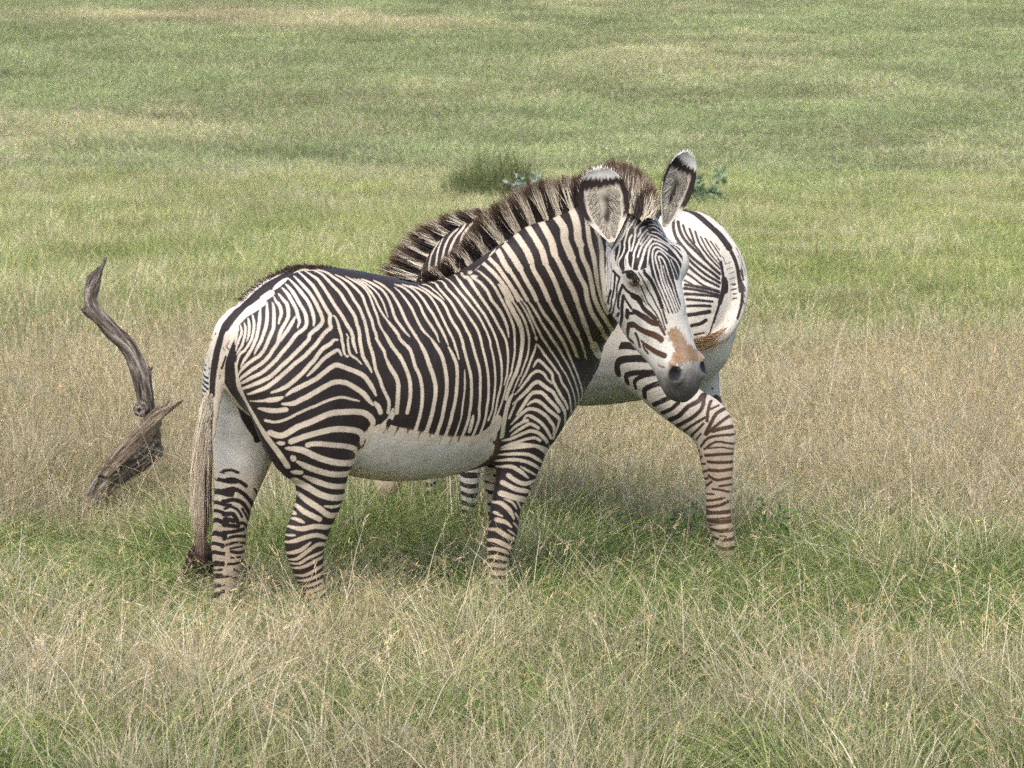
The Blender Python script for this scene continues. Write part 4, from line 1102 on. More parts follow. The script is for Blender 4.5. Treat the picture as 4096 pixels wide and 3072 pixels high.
K H 518 473,9537,1616 447,9529,1570 425,9533,1527 413,9540,1495 421,9522,1476
K H 831 529,9553,1624 524,9520,1570 489,9497,1529 479,9463,1499
K H 968 559,9534,1570 572,9518,1527 566,9498,1486 575,9491,1452
K H 521 622,9572,1525 630,9557,1491 627,9527,1441
K H 723 571,9491,1455 583,9486,1412 595,9482,1369 609,9480,1328
K H 66 457,9619,1720 421,9583,1687 387,9581,1641 372,9588,1602
K H 65 468,9605,1709 436,9570,1672 405,9563,1626 383,9573,1576
K H 61 479,9592,1694 450,9559,1657 420,9551,1611 397,9558,1565 379,9576,1519
K H 61 490,9581,1679 465,9550,1642 438,9540,1601 412,9546,1555
K H 58 446,9636,1727 406,9599,1698 376,9601,1663
K H 58 432,9668,1730 392,9622,1705 365,9628,1674
K H 42 382,9573,1525 375,9584,1507 375,9587,1481 381,9582,1458 389,9573,1442
K H 38 372,9585,1522 367,9595,1501 368,9597,1471 373,9594,1446
K H 35 364,9597,1532 361,9605,1506 361,9610,1471
K H 35 359,9603,1581 360,9600,1549 364,9597,1532
K H 42 370,9586,1545 379,9576,1538 388,9566,1542 397,9558,1557 405,9554,1577
K H 35 408,9551,1578 395,9560,1548 387,9567,1534
K H 45 368,9601,1448 369,9606,1413 365,9623,1374
K H 42 374,9592,1449 375,9596,1414 372,9612,1374
K H 38 358,9618,1447 361,9624,1395 364,9632,1359
K H 42 446,9550,1638 439,9556,1646 436,9563,1658
K H 45 457,9553,1648 446,9560,1658 443,9570,1673
K H 45 464,9559,1658 457,9567,1670 456,9578,1685
K H 45 432,9547,1617 422,9546,1593 412,9548,1573
W H 78 446,9548,1631 432,9542,1600 418,9544,1573 405,9551,1552 388,9565,1530 379,9578,1509 381,9579,1485 394,9565,1465 409,9549,1448 419,9534,1440
W H 49 394,9560,1525 392,9564,1499 396,9561,1479 406,9552,1458
W H 59 413,9545,1552 410,9545,1526 405,9550,1503 401,9555,1482 401,9557,1467
W H 66 470,9551,1645 456,9542,1624 442,9539,1604 435,9536,1578 429,9535,1552 428,9531,1530 418,9535,1504 410,9543,1492 407,9548,1472 415,9537,1452 422,9524,1446
W H 52 481,9553,1646 472,9543,1630 465,9537,1613
W H 69 456,9529,1585 447,9528,1567 447,9521,1541 445,9514,1526 431,9513,1502 429,9503,1477 432,9496,1456 445,9476,1452
W H 66 503,9552,1640 482,9539,1621 471,9533,1608 469,9526,1587 466,9521,1567 460,9516,1545 454,9507,1526
W H 66 504,9538,1616 490,9533,1609 488,9527,1596 479,9523,1581
W H 69 514,9534,1604 498,9524,1587 486,9518,1570 481,9514,1557 472,9508,1540 464,9491,1520 460,9471,1501 457,9465,1479 453,9466,1455
W H 48 518,9528,1592 500,9517,1571 488,9510,1550
W H 59 523,9523,1579 507,9514,1560 494,9507,1544 485,9495,1527 477,9468,1506
W H 90 529,9519,1567 510,9506,1542 501,9491,1520 494,9464,1499 485,9451,1478 480,9449,1459 487,9447,1444 504,9451,1425 522,9467,1409
W H 72 520,9466,1410 532,9481,1381 549,9483,1352 563,9481,1325 575,9479,1301 584,9479,1278
W H 66 593,9538,1530 573,9527,1543 554,9521,1553 538,9515,1553 525,9507,1540 520,9498,1523 516,9481,1498 514,9458,1471 516,9454,1454 527,9465,1431 536,9472,1421 545,9479,1395 559,9481,1366 571,9479,1338 582,9478,1313 592,9478,1283 599,9479,1263
W H 62 645,9558,1442 639,9556,1465 623,9549,1491 594,9528,1513 571,9519,1531 550,9514,1541 537,9506,1531 533,9495,1508 535,9483,1479 541,9478,1452 550,9479,1421 555,9480,1407 568,9481,1378 580,9479,1349 592,9478,1321 604,9478,1290 611,9479,1271
W H 59 617,9512,1437 604,9516,1476 593,9518,1498 574,9514,1517 558,9511,1526 548,9503,1516 545,9495,1498 552,9488,1471 561,9485,1443 569,9483,1411 578,9481,1386 592,9480,1352 604,9479,1325 616,9480,1295 622,9481,1278
W H 55 597,9496,1434 587,9502,1468 574,9505,1497 560,9503,1506 558,9500,1499 565,9495,1481 569,9490,1452 580,9485,1411 588,9483,1390 601,9482,1359 613,9481,1330 625,9482,1300 632,9486,1279
W H 52 575,9496,1470 582,9491,1443 592,9488,1410 597,9487,1395 609,9486,1365 621,9485,1335 634,9487,1303 643,9492,1277
W H 52 597,9496,1434 610,9494,1403 620,9491,1369 630,9490,1338 643,9493,1306 652,9501,1276
W H 52 617,9512,1437 624,9506,1405 631,9500,1371 640,9499,1342 650,9503,1311 662,9516,1281
W H 59 607,9529,1492 622,9531,1461 634,9534,1432 636,9535,1426 637,9520,1398 640,9509,1367 649,9509,1336 660,9518,1306
W H 59 511,9575,1661 536,9596,1655 557,9644,1643 573,9632,1630 590,9620,1609
W H 59 509,9564,1651 532,9578,1647 554,9593,1633 576,9620,1613 593,9608,1594
W H 59 508,9553,1638 535,9569,1636 558,9582,1621 582,9620,1601 598,9608,1580
W H 59 522,9548,1623 544,9564,1624 562,9576,1613 584,9598,1591 604,9608,1566
W H 55 523,9541,1611 543,9553,1612 570,9563,1593 598,9594,1567 615,9595,1550
W H 55 533,9536,1597 560,9549,1590 587,9567,1568 615,9587,1545 635,9583,1528 658,9577,1502 666,9577,1485
W H 52 523,9527,1587 551,9534,1578 575,9543,1562 599,9565,1548 622,9572,1525 645,9568,1494 654,9570,1482
W H 66 533,9523,1572 559,9529,1563 586,9546,1550 606,9562,1534 631,9567,1508 648,9568,1485 654,9568,1464 650,9566,1430
W H 52 650,9565,1442 648,9547,1399 652,9534,1366 661,9538,1331 669,9540,1296
W H 259 456,9506,1387 481,9490,1379 489,9493,1372
W H 569 603,9478,1232 645,9489,1243 673,9519,1237
K H 135 501,9446,1454 504,9447,1443 527,9468,1416 542,9480,1386 558,9481,1349 570,9480,1314
K H 71 570,9480,1314 579,9480,1283 589,9480,1252
K H 58 478,9450,1447 497,9453,1417 516,9481,1381 536,9487,1348 551,9485,1317 565,9482,1290 575,9482,1257 584,9481,1226
K H 58 488,9469,1396 500,9492,1369 514,9497,1334 533,9493,1308 546,9489,1291 558,9487,1269 571,9485,1240 581,9482,1214
K H 45 492,9500,1359 504,9501,1335 512,9499,1320
K H 125 423,9545,1394 417,9557,1375 410,9572,1346 409,9589,1310 408,9615,1273 414,9957,1220 415,10024,1197
K H 128 424,9545,1393 440,9536,1372 457,9525,1359
K H 249 460,9524,1354 478,9512,1346 487,9509,1335
K H 166 490,9508,1326 504,9504,1304 525,9498,1287 545,9492,1269
K H 91 545,9492,1269 557,9490,1250 571,9485,1226 581,9481,1209
K H 149 427,9554,1352 424,9565,1329 423,9582,1293 423,9609,1256 425,9693,1214 428,9692,1191
K H 104 429,9554,1347 444,9549,1323 458,9545,1303
K H 218 468,9538,1293 483,9521,1285 508,9505,1271 530,9500,1256 552,9491,1251
K H 187 443,9561,1294 444,9566,1284 442,9576,1269
K H 125 450,9559,1286 462,9548,1285
K H 191 450,9585,1239 446,9611,1212 449,9637,1184 465,9616,1168
K H 240 456,9576,1239 469,9560,1240 488,9544,1226 509,9516,1216 534,9503,1209 556,9493,1199 568,9487,1190
K H 177 475,9569,1203 481,9569,1191 485,9571,1175 490,9576,1157
K H 208 514,9536,1162 538,9510,1147 560,9491,1137 581,9476,1129
K H 125 497,9553,1177 514,9536,1162
K H 137 503,9552,1161 508,9552,1147 519,9540,1134
K H 146 381,9600,1367 376,9619,1343 373,9641,1317
K H 52 383,9583,1432 381,9591,1397 379,9601,1373
K H 108 395,9567,1440 395,9573,1407 392,9585,1371 386,9607,1335 380,9658,1287 387,9896,1252
K H 92 411,9552,1418 404,9566,1390 403,9574,1363 401,9587,1336 395,9609,1308 387,9663,1273 396,9921,1232
K H 115 389,9573,1446 401,9561,1433 412,9549,1422
K H 54 364,9625,1377 366,9637,1341 371,9862,1290
K H 45 364,9601,1497 368,9601,1454 370,9603,1419
K H 45 381,9579,1481 384,9579,1446 383,9583,1432
K H 104 422,9526,1443 437,9488,1448 453,9467,1450 467,9459,1438 481,9460,1419
K H 258 441,9489,1434 456,9476,1434
O H 227 453,9500,1402 476,9475,1404
O H 50 558,9492,1092 579,9470,1084
O H 476 620,9477,1207 639,9477,1183 648,9473,1149 641,9467,1122
O H 269 610,9477,1215 610,9476,1204
O H 268 616,9454,1113 607,9446,1096
O H 415 680,9491,1147 699,9509,1132
O H 219 696,9551,1201 703,9572,1171 713,9560,1146 721,9532,1126 738,9571,1096
O H 248 657,9475,1140 693,9502,1138
O H 413 630,9464,1122 666,9477,1128 703,9511,1125
O H 271 714,9546,1142 732,9528,1109 744,9569,1088
K H 59 592,9477,1014 603,9484,989 625,9495,967 639,9506,957
K H 38 557,9494,1092 579,9470,1084
"""
STROKES2 = """
K R 132 712,11034,1584 710,11003,1550 721,10974,1511 751,10948,1469 789,10930,1426 837,10922,1387 876,10923,1359 905,10927,1335
K R 132 731,11024,1580 737,10990,1542 759,10962,1500 802,10941,1457 845,10930,1414 877,10927,1383 909,10931,1355
K R 100 752,11005,1565 764,10976,1527 787,10956,1492 818,10941,1457 849,10929,1410
K R 100 779,10990,1550 791,10967,1515 799,10954,1488
K R 88 804,10980,1539 818,10956,1492 845,10941,1449 881,10934,1406 909,10936,1378
K R 72 827,10967,1515 846,10950,1477 873,10940,1434 909,10939,1394
K R 68 847,10964,1508 870,10951,1469 909,10942,1410
K R 64 870,10962,1496 894,10953,1461 914,10950,1429
K R 52 890,10962,1484 910,10957,1456
K R 123 724,10959,1484 766,10931,1426 809,10918,1383 860,10916,1344 909,10926,1316
K R 123 765,10921,1395 808,10911,1356 848,10909,1328 904,10922,1300
K R 103 753,10913,1364 788,10904,1341 835,10897,1306 904,10918,1280
K R 87 752,10899,1329 787,10891,1310
K R 142 752,10885,1294 827,10885,1283 904,10913,1261
K R 142 756,10890,1309 827,10891,1297 904,10917,1276
K R 142 755,10877,1270 826,10879,1266 900,10909,1256
K R 115 763,10871,1247 826,10871,1242 875,10887,1236
K R 122 763,10866,1218 826,10868,1220 866,10880,1217
K R 174 767,10860,1179 826,10866,1188 862,10878,1193
K R 158 782,10856,1134 818,10862,1141 846,10871,1156
K R 99 795,10858,1094 835,10870,1101
K R 302 741,11120,1653 798,11066,1619 854,11013,1577 912,10992,1522 952,10981,1467
K R 168 952,10981,1467 979,10974,1412 995,10969,1349 1002,10951,1278
K R 124 1005,10966,1324 1010,10948,1270 1005,10935,1219 988,10914,1161
K R 72 972,11035,1512 995,11024,1473 1009,10999,1434
K R 72 985,10994,1463 1004,10985,1419 1012,10978,1388
K R 72 992,10981,1427 1007,10975,1380 1015,10970,1341
K R 72 1003,10971,1368 1017,10967,1325
K R 72 1007,10965,1321 1018,10952,1278
K R 44 922,10953,1429 934,10952,1405
K R 44 934,10950,1397 959,10967,1404
K R 44 942,10949,1374 967,10966,1381
K R 44 950,10951,1354 975,10967,1361
K R 44 954,10950,1330 979,10967,1337
K R 44 956,10950,1306 979,10964,1311
K R 44 958,10950,1282 983,10959,1286
K R 64 967,10957,1305 983,10963,1306
K R 64 969,10956,1285 987,10959,1289
K R 64 971,10955,1265 987,10953,1267
K R 64 971,10952,1245 986,10948,1248
K R 135 914,10943,1406 921,10938,1366 926,10935,1335
K R 286 929,10936,1327 934,10935,1283 933,10937,1318 927,10930,1279
K R 246 925,10929,1279 910,10911,1232
K R 135 908,10909,1229 892,10896,1178 882,10891,1147
K R 87 879,10890,1147 863,10882,1100 853,10859,1082
K RF 300 436,10986,975 425,10980,1008 448,10964,1031 499,10934,1040 561,10900,1035
K RF 300 470,10996,910 463,10979,952 488,10953,976 553,10908,985 619,10881,983
K RF 232 510,10984,871 505,10966,905 554,10919,922 632,10889,925
K RF 180 545,10959,850 540,10946,879 570,10914,906 632,10890,921
K RF 219 584,10947,811 583,10927,845 617,10901,868 664,10889,881
K RF 199 623,10934,778 657,10900,798 688,10885,815
K RF 167 659,10928,742 696,10889,763 727,10873,793
K RF 191 691,10927,711 731,10878,736 769,10860,778 813,10859,802 834,10878,828
K RF 160 723,10925,683 770,10863,718 808,10847,748 832,10847,780 841,10875,824
K RF 111 757,10902,666 797,10854,703 843,10835,733
K RF 104 785,10897,642 809,10855,675 835,10838,705
K RF 80 807,10878,629 825,10850,660
K RF 131 851,10832,718 855,10838,761 868,10857,802
K RF 151 844,10838,661 866,10828,706 890,10831,750 922,10846,768
K RF 95 867,10838,769 899,10848,784
K RF 131 848,10837,658 890,10822,699 925,10826,726 955,10859,739
K RF 166 874,10825,675 921,10818,688 962,10834,694
K RF 111 827,10865,602 855,10835,642 905,10818,656 961,10825,659
K RF 95 841,10852,592 890,10822,628 962,10826,619
K RF 71 849,10845,597 914,10819,604 962,10832,595
K RF 131 846,10852,564 899,10825,572 963,10835,574
K RF 144 810,10903,561 820,10884,580
K RF 112 821,10891,539 831,10870,558
K RF 131 857,10847,537 899,10827,536 963,10839,538
K RF 96 830,10904,519 846,10858,527
K RF 139 862,10848,501 907,10827,500 964,10842,506
K RF 112 837,10890,487 854,10855,496
K RF 123 862,10851,476 892,10833,459 952,10833,467
K RF 100 845,10887,455 859,10856,464
K RF 112 852,10876,425 874,10845,449
K RF 99 908,10829,432 956,10837,438
K RF 99 878,10843,417 908,10830,416 948,10834,407
K RF 88 856,10871,393 882,10841,394
K RF 112 849,10879,360 893,10835,371 928,10830,380
K RF 132 847,10893,330 909,10830,347 945,10836,363
K RF 120 846,10880,300 894,10834,315 954,10847,321
K RF 104 864,10860,271 959,10852,292
K RF 80 855,10880,280 903,10831,288 956,10847,293
K RF 80 866,10862,255 955,10841,270
K RF 80 892,10836,235 959,10836,243
K RF 72 911,10826,212 938,10822,209
K LH 112 932,10986,987 946,11002,988
K LH 81 930,11043,930 943,11059,936
K LH 73 929,11171,872 942,11190,874
K LH 88 844,10915,838 898,11144,828 936,11211,807
K LH 191 861,10876,821 917,11173,786 939,11187,768
K LH 158 867,10842,776 903,10846,780
W N 92 -419,11579,1289 -416,11623,1337 -401,11624,1374 -375,11611,1421
W N 117 -381,11533,1304 -382,11552,1357 -370,11570,1411 -336,11579,1465
W N 108 -356,11510,1318 -347,11519,1380 -339,11535,1429 -319,11558,1478
W N 117 -326,11488,1336 -317,11498,1402 -305,11510,1451 -285,11524,1492 -251,11533,1525
W N 125 -296,11470,1370 -284,11480,1432 -259,11494,1489 -226,11510,1530 -210,11564,1570
W N 133 -254,11447,1405 -238,11458,1462 -221,11478,1507 -188,11504,1547 -175,11552,1570
W N 132 -192,11433,1471 -175,11454,1516 -151,11525,1563 -135,11528,1575
W N 124 -154,11417,1480 -134,11444,1529 -110,11527,1567
W N 107 -137,11402,1473 -105,11439,1537 -72,11515,1567
K R 48 917,11048,1564 949,11054,1535 971,11025,1501
K R 48 901,11050,1576 933,11047,1556 956,11036,1528
K R 48 980,11035,1524 1007,11022,1481 1022,11011,1434
K R 48 983,11022,1493 1010,11011,1446 1021,10998,1407
K R 48 987,10973,1400 1003,10971,1368 1015,10970,1341
K R 48 1008,10978,1396 1020,10978,1368 1024,10975,1344
K R 48 1011,10961,1309 1018,10956,1294 1024,10953,1274
K R 48 1011,10964,1316 1019,10959,1301 1024,10956,1285
K R 48 1012,10950,1277 1018,10947,1262 1022,10946,1250
K R 48 1012,10942,1242 1016,10940,1230 1020,10941,1218
"""
# ---------------------------------------------------------------- put the two animals together
def empty(name, loc):
    o = bpy.data.objects.new(name, None); scene.collection.objects.link(o); o.location = loc
    o.empty_display_size = .2
    return o

def settle(root):
    bpy.context.view_layer.update()
    inv = root.matrix_world.inverted()
    for c in root.children: c.matrix_parent_inverse = inv

COAT = coat_material(); HAIR = attr_material("zebra_hair", .6, .25, .08, 40); EARM = attr_material("ear_skin", .8, .1, .12, 120); EYE = eye_material()

def make_zebra1():
    parts = zebra1_parts()
    V, Q = build_solid(parts, .012)
    me = subdivide(mesh_np("body", V, Q), 2)
    relief(me, .0035)
    V, N, s = coat1(me, parts, read_strokes(STROKES1))
    base = P1 + H1 * .5; base[2] = 0
    root = tag(empty("zebra", base), "zebra standing in front, head turned to face the viewer with both ears up", "zebra", "the two zebras")
    link("body", me, COAT, root)
    gv = lambda rows: np.array([at(*r) for r in rows])
    sg = lambda u, v: side1(u, v, 0)
    roots = np.array([sg(430, 279), sg(442, 276), sg(454, 270)] + [at(*r) for r in [(468, 262, 10.2), (482, 253, 10.18), (495, 244, 10.16), (510, 236, 10.12), (526, 228, 10.08),
        (542, 220, 10.03), (558, 213, 9.98), (575, 207, 9.92), (592, 202, 9.86), (610, 199, 9.78), (626, 199, 9.68), (638, 203, 9.60), (647, 214, 9.53)]])
    tips = np.array([sg(421, 276), sg(431, 271), sg(441, 263)] + [at(*r) for r in [(452, 252, 10.2), (463, 239, 10.18), (475, 222, 10.16), (490, 207, 10.12), (507, 195, 10.08),
        (523, 187, 10.04), (541, 182, 10.0), (561, 179, 9.95), (584, 173, 9.90), (607, 163, 9.84), (629, 165, 9.72), (645, 180, 9.62), (654, 197, 9.56)]])
    sv = lambda t: np.stack([np.interp(t, [0, .5, 1], [c0, c1, c2]) for c0, c1, c2 in zip(-L1, -np.array([.2, 1, 0]), np.array([-.78, -.6, -.1]))], 1)
    mane("mane", roots, tips, 19000, .028, sv, V, N, s, HAIR, root, bands=16, dark_tip=.18)
    fr = np.array([at(*r) for r in [(620, 203, 9.70), (626, 204, 9.64), (633, 206, 9.58), (641, 211, 9.54), (648, 218, 9.50)]])
    ft = np.array([at(*r) for r in [(612, 168, 9.80), (620, 167, 9.74), (631, 170, 9.68), (644, 184, 9.60), (654, 200, 9.54)]])
    o = mane("mane", fr, ft, 3600, .045, np.array([-.78, -.6, -.1]), V, N, s, HAIR, root, seed=8, bands=5); o.name = "forelock"
    # short dark ridge of hair down the back
    rb = np.array([sg(u, v) for u, v in [(440, 281), (420, 284), (405, 285), (379, 281), (352, 275), (325, 268), (301, 267), (285, 272), (270, 280), (256, 290), (244, 301)]])
    o = hair_obj("dorsal_hair", [fuzz_strip(rb, (0, 0, 1), 4000, .006, .003, DARK * 2 + np.array([.03, .012, .004]), (.016, .016, .003), 5, lean=-H1 * .014)], HAIR, root)
    # tail tuft
    r = np.random.default_rng(9); n = 5200
    k = r.uniform(0, 1, n); ang = r.uniform(0, 2 * np.pi, n)
    cl = np.array([side1(u, v, 0) - H1 * .03 for u, v in [(217, 392), (216, 405), (215, 420), (214, 440), (213, 460)]])
    R = curve_pts(cl, k) + np.stack([np.cos(ang) * .018, np.sin(ang) * .018, 0 * ang], 1)
    wid = 12 + 1.5 * np.sin(k * 9)
    tu = 213 + r.normal(0, 1, n) * 3.4 + np.cos(ang) * 3.5; tv = 440 + k * 60 + r.uniform(0, 1, n) ** .7 * 62
    tu = np.where(tv > 535, 213 + (tu - 213) * .6, tu)
    D = side1(211, 480, 0)
    T = np.array([side1(a, b, c) for a, b, c in zip(tu, tv, .0 + .03 * np.sin(ang))]) - H1 * .05
    M = R * .5 + T * .5 + np.stack([-.012 + r.normal(0, .008, n), r.normal(0, .01, n), 0 * k], 1)
    darkt = (tu > 216) & (r.random(n) < .75) & (tv > 480)
    c0 = np.where(darkt[:, None], [.13, .08, .05], [.68, .60, .47]) * r.uniform(.7, 1.15, (n, 1))
    c1 = np.where(darkt[:, None], [.05, .03, .02], [.60, .50, .37]) * r.uniform(.7, 1.15, (n, 1)); c1 = mixc(c1, np.array([.14, .08, .05]), sstep(515, 560, tv) * .8)
    hair_obj("tail_hair", [blades(R, M, T, np.full(n, .0036), c0, c1, 4, tip_from=.4)], HAIR, root)
    # ears
    ear("ear", at(612, 242, 9.52), at(598, 169, 9.56) - at(612, 242, 9.52), (-.04, -1, .10), .286, .098, EARM, HAIR, root, 11, curl=.85)
    ear("ear", at(665, 227, 9.53), at(691, 152, 9.58) - at(665, 227, 9.53), (.60, -.80, .1), .300, .075, EARM, HAIR, root, 12, curl=1.0)
    for sgn in (1, -1):
        e = eyeball(root, HEAD1.p(.283, .012, sgn * .1), .0275, None, EYE)
        lid(root, HEAD1, sgn, HAIR)
    # whiskers on the chin and lip
    n = 160; a = r.uniform(.60, .735, n); R = np.array([HEAD1.p(x, -.07 + r.normal(0, .015), r.normal(0, .035)) for x in a])
    T = R + HEAD1.A * r.uniform(.01, .05, (n, 1)) - HEAD1.F * r.uniform(.01, .04, (n, 1)) + r.normal(0, .008, (n, 3))
    hair_obj("beard", [blades(R, (R + T) / 2, T, np.full(n, .001), np.tile([.3, .28, .25], (n, 1)), np.tile([.5, .48, .45], (n, 1)), 3)], HAIR, root)
    settle(root)
    return root

def make_zebra2():
    parts = zebra2_parts()
    V, Q = build_solid(parts, .013)
    me = subdivide(mesh_np("body", V, Q), 2)
    relief(me, .0035)
    V, N, s = coat2(me, parts, read_strokes(STROKES2))
    base = P2 + H2 * .5; base[2] = 0
    root = tag(empty("zebra", base), "zebra standing behind the other one, head down to graze and tail swung to one side", "zebra", "the two zebras")
    link("body", me, COAT, root)
    sg = lambda u, v: side2(u, v, 0)
    roots = np.array([sg(*p) for p in [(520, 224), (505, 221), (495, 220), (482, 219), (470, 221), (460, 227), (450, 234), (440, 241), (431, 252), (424, 265), (418, 279), (413, 297), (408, 320), (404, 345)]])
    tips = np.array([sg(*p) for p in [(512, 217), (500, 213), (488, 211), (472, 210), (457, 212), (443, 216), (429, 223), (412, 232), (397, 246), (387, 262), (380, 275), (382, 292), (384, 318), (386, 345)]])
    mane("mane", roots, tips, 8000, .022, -L2, V, N, s, HAIR, root, seed=3, dark_tip=.25, bands=13)
    rb = np.array([sg(u, v) for u, v in [(560, 222), (600, 219), (640, 214), (670, 212), (684, 212)]])
    hair_obj("dorsal_hair", [fuzz_strip(rb, (0, 0, 1), 2500, .012, .004, DARK * 2.2, (.02, .02, .003), 6, lean=-H2 * .01)], HAIR, root)
    # swung tail tuft, brown
    r = np.random.default_rng(19); n = 3000
    pth = np.array([side2(u, v, o) for u, v, o in [(738, 308, .04), (733, 322, .07), (726, 332, .11), (716, 339, .16), (704, 343, .23), (692, 343, .30)]]) - H2 * .0
    k = r.uniform(.15, .75, n); R = curve_pts(pth, k); T = curve_pts(pth, np.clip(k + r.uniform(.15, .4, n), 0, 1))
    dv = r.normal(0, 1, (n, 3)) * [.009, .009, .012]; dv[:, 2] -= .002
    M = curve_pts(pth, np.clip(k + .12, 0, 1)) + dv
    c = np.array([.38, .24, .115]) * r.uniform(.65, 1.3, (n, 1))
    hair_obj("tail_hair", [blades(R + dv * .4, M, T + dv * 1.1, np.full(n, .003), c, c * .9, 4)], HAIR, root)
    ear("ear", side2(418, 352, .06), side2(400, 326, .10) - side2(418, 352, .06), -L2 - H2 * .3, .2, .055, EARM, HAIR, root, 21)
    ear("ear", side2(416, 352, -.06), side2(400, 328, -.12) - side2(416, 352, -.06), -L2 * .3 + H2, .2, .055, EARM, HAIR, root, 22)
    for of in (.085, -.085): eyeball(root, side2(410, 388, of), .024, None, EYE)
    settle(root)
    return root

# ---------------------------------------------------------------- the land
def height(x, y):
    x, y = np.asarray(x, float), np.asarray(y, float)
    d = np.maximum(y - 26, 0)
    z = np.where(d < 44, .0016 * d * d, .0016 * 44 * 44 + .1408 * (d - 44))
    z = z + np.where(y > 160, -.0006 * (y - 160) ** 2, 0)
    far = sstep(20, 60, y)
    z = z + .035 * np.sin(x * .9 + .7 * np.sin(y * .6)) * np.sin(y * .8 + x * .3) * sstep(11.5, 14, y)
    z = z + far * .12 * np.sin(x * .11 + y * .05) * np.sin(y * .06 + 1.3) + far * .03 * np.sin(x * .33 + 1) * np.sin(y * .27)
    return z

def vnoise(x, y, f, seed):
    r = np.random.default_rng(seed); T = r.random((256, 256))
    X, Y = np.asarray(x) * f + 77.3, np.asarray(y) * f + 31.7
    i, j = np.floor(X).astype(int), np.floor(Y).astype(int); a, b = X - i, Y - j
    a, b = a * a * (3 - 2 * a), b * b * (3 - 2 * b)
    g = lambda p, q: T[p % 256, q % 256]
    return (g(i, j) * (1 - a) + g(i + 1, j) * a) * (1 - b) + (g(i, j + 1) * (1 - a) + g(i + 1, j + 1) * a) * b

def fbm(x, y, f, seed): return (vnoise(x, y, f, seed) + .5 * vnoise(x, y, f * 2.1, seed + 1) + .25 * vnoise(x, y, f * 4.3, seed + 2)) / 1.75

# drifts of ripe, straw coloured grass (+) and of fresh green grass (-): x, y, half width, half depth, strength
DRIFTS = [(-2.2, 14.2, 2.2, 1.9, .5), (2.8, 15.5, 2.2, 3.4, .6), (-2.6, 22, 2.6, 3.0, -.45), (.3, 13.6, 2.0, 1.6, .4), (2.2, 13.2, 1.6, 1.0, .5), (-3.2, 13.6, 1.5, 1.8, .45),
    (-2.6, 10.9, 1.3, .6, -.55), (-.6, 11.2, 1.1, .6, -.6), (2.2, 10.9, 1.2, .7, -.4), (.8, 9.7, .8, .6, -.75), (1.5, 9.2, .5, .6, -.5), (-1.9, 9.9, .35, .35, -.6), (.1, 8.0, .8, .35, -.4), (-1.2, 7.8, .5, .3, -.35),
    (-1.0, 8.7, 1.6, .7, .35), (1.7, 8.3, .7, .7, .35), (-.9, 9.75, .7, .25, -.1), (3.6, 30, 5.0, 8, -.75), (3.0, 23, 3.0, 3, -.6), (-4.5, 27, 4.0, 5, -.3), (-2.8, 20.5, 2.2, 2.0, -.3),
    (0, 31, 3.0, 6, .22), (-1.0, 40, 6, 5, .1), (-12, 88, 5, 3.0, .8), (-5, 86, 4, 2.6, .8), (-17, 92, 4, 2, -.6), (0, 88, 5, 1.6, -.5), (-14, 60, 8, 3, .35), (5, 66, 9, 2, .3), (12, 75, 8, 4, -.2), (-2, 52, 7, 3, -.15)]

def straw(x, y):
    s_ = .40 + (fbm(x, y, .9, 5) - .5) * .9 * sstep(40, 10, y) + (fbm(x, y * 1.3, .13, 9) - .5) * 1.15 * sstep(20, 40, y) + (fbm(x, y * 2.4, .45, 13) - .5) * .5 * sstep(20, 40, y)
    for cx, cy, rx, ry, k in DRIFTS:
        s_ = s_ + k * np.exp(-(((x - cx) / rx) ** 2 + ((y - cy) / ry) ** 2) * .9)
    s_ = s_ - .12 * sstep(18, 26, y) - .08 * sstep(40, 60, y)
    return np.clip(s_, 0, 1)

def tall(x, y):
    """how high the grass stands, in metres"""
    h = .285 + .03 * sstep(9.6, 8.6, y) + .12 * sstep(10.5, 11.2, y) * sstep(.6, .2, x) + .20 * sstep(11.6, 13.6, y) - .06 * sstep(19, 26, y) - .08 * sstep(35, 60, y)
    h = h * (1 + (.5 * fbm(x, y, 1.1, 31) - .25) * sstep(60, 20, y)) + .14 * np.exp(-((x + .45) ** 2 + (y - 11.3) ** 2) / .4)
    h = h * (1 - .8 * np.exp(-((x + 2.08) / .42) ** 2 - ((y - 11.3) / .75) ** 2)) * (1 - .72 * np.exp(-((x + 1.30) / .28) ** 2 - ((y - 9.95) / .40) ** 2))
    for cx, cy, r in ((-2.15, 11.5, .6), (-2.0, 11.8, .6), (-2.15, 11.5, .6), (-2.15, 11.4, .6), (-2.2, 11.5, .6), (-2.15, 11.2, .6), (-1.12, 9.7, .42), (-.75, 9.7, .3), (-.05, 10.2, .35), (.85, 10.95, .35)): h = h * (1 - .15 * np.exp(-((x - cx) ** 2 + (y - cy) ** 2) / r ** 2))
    return h

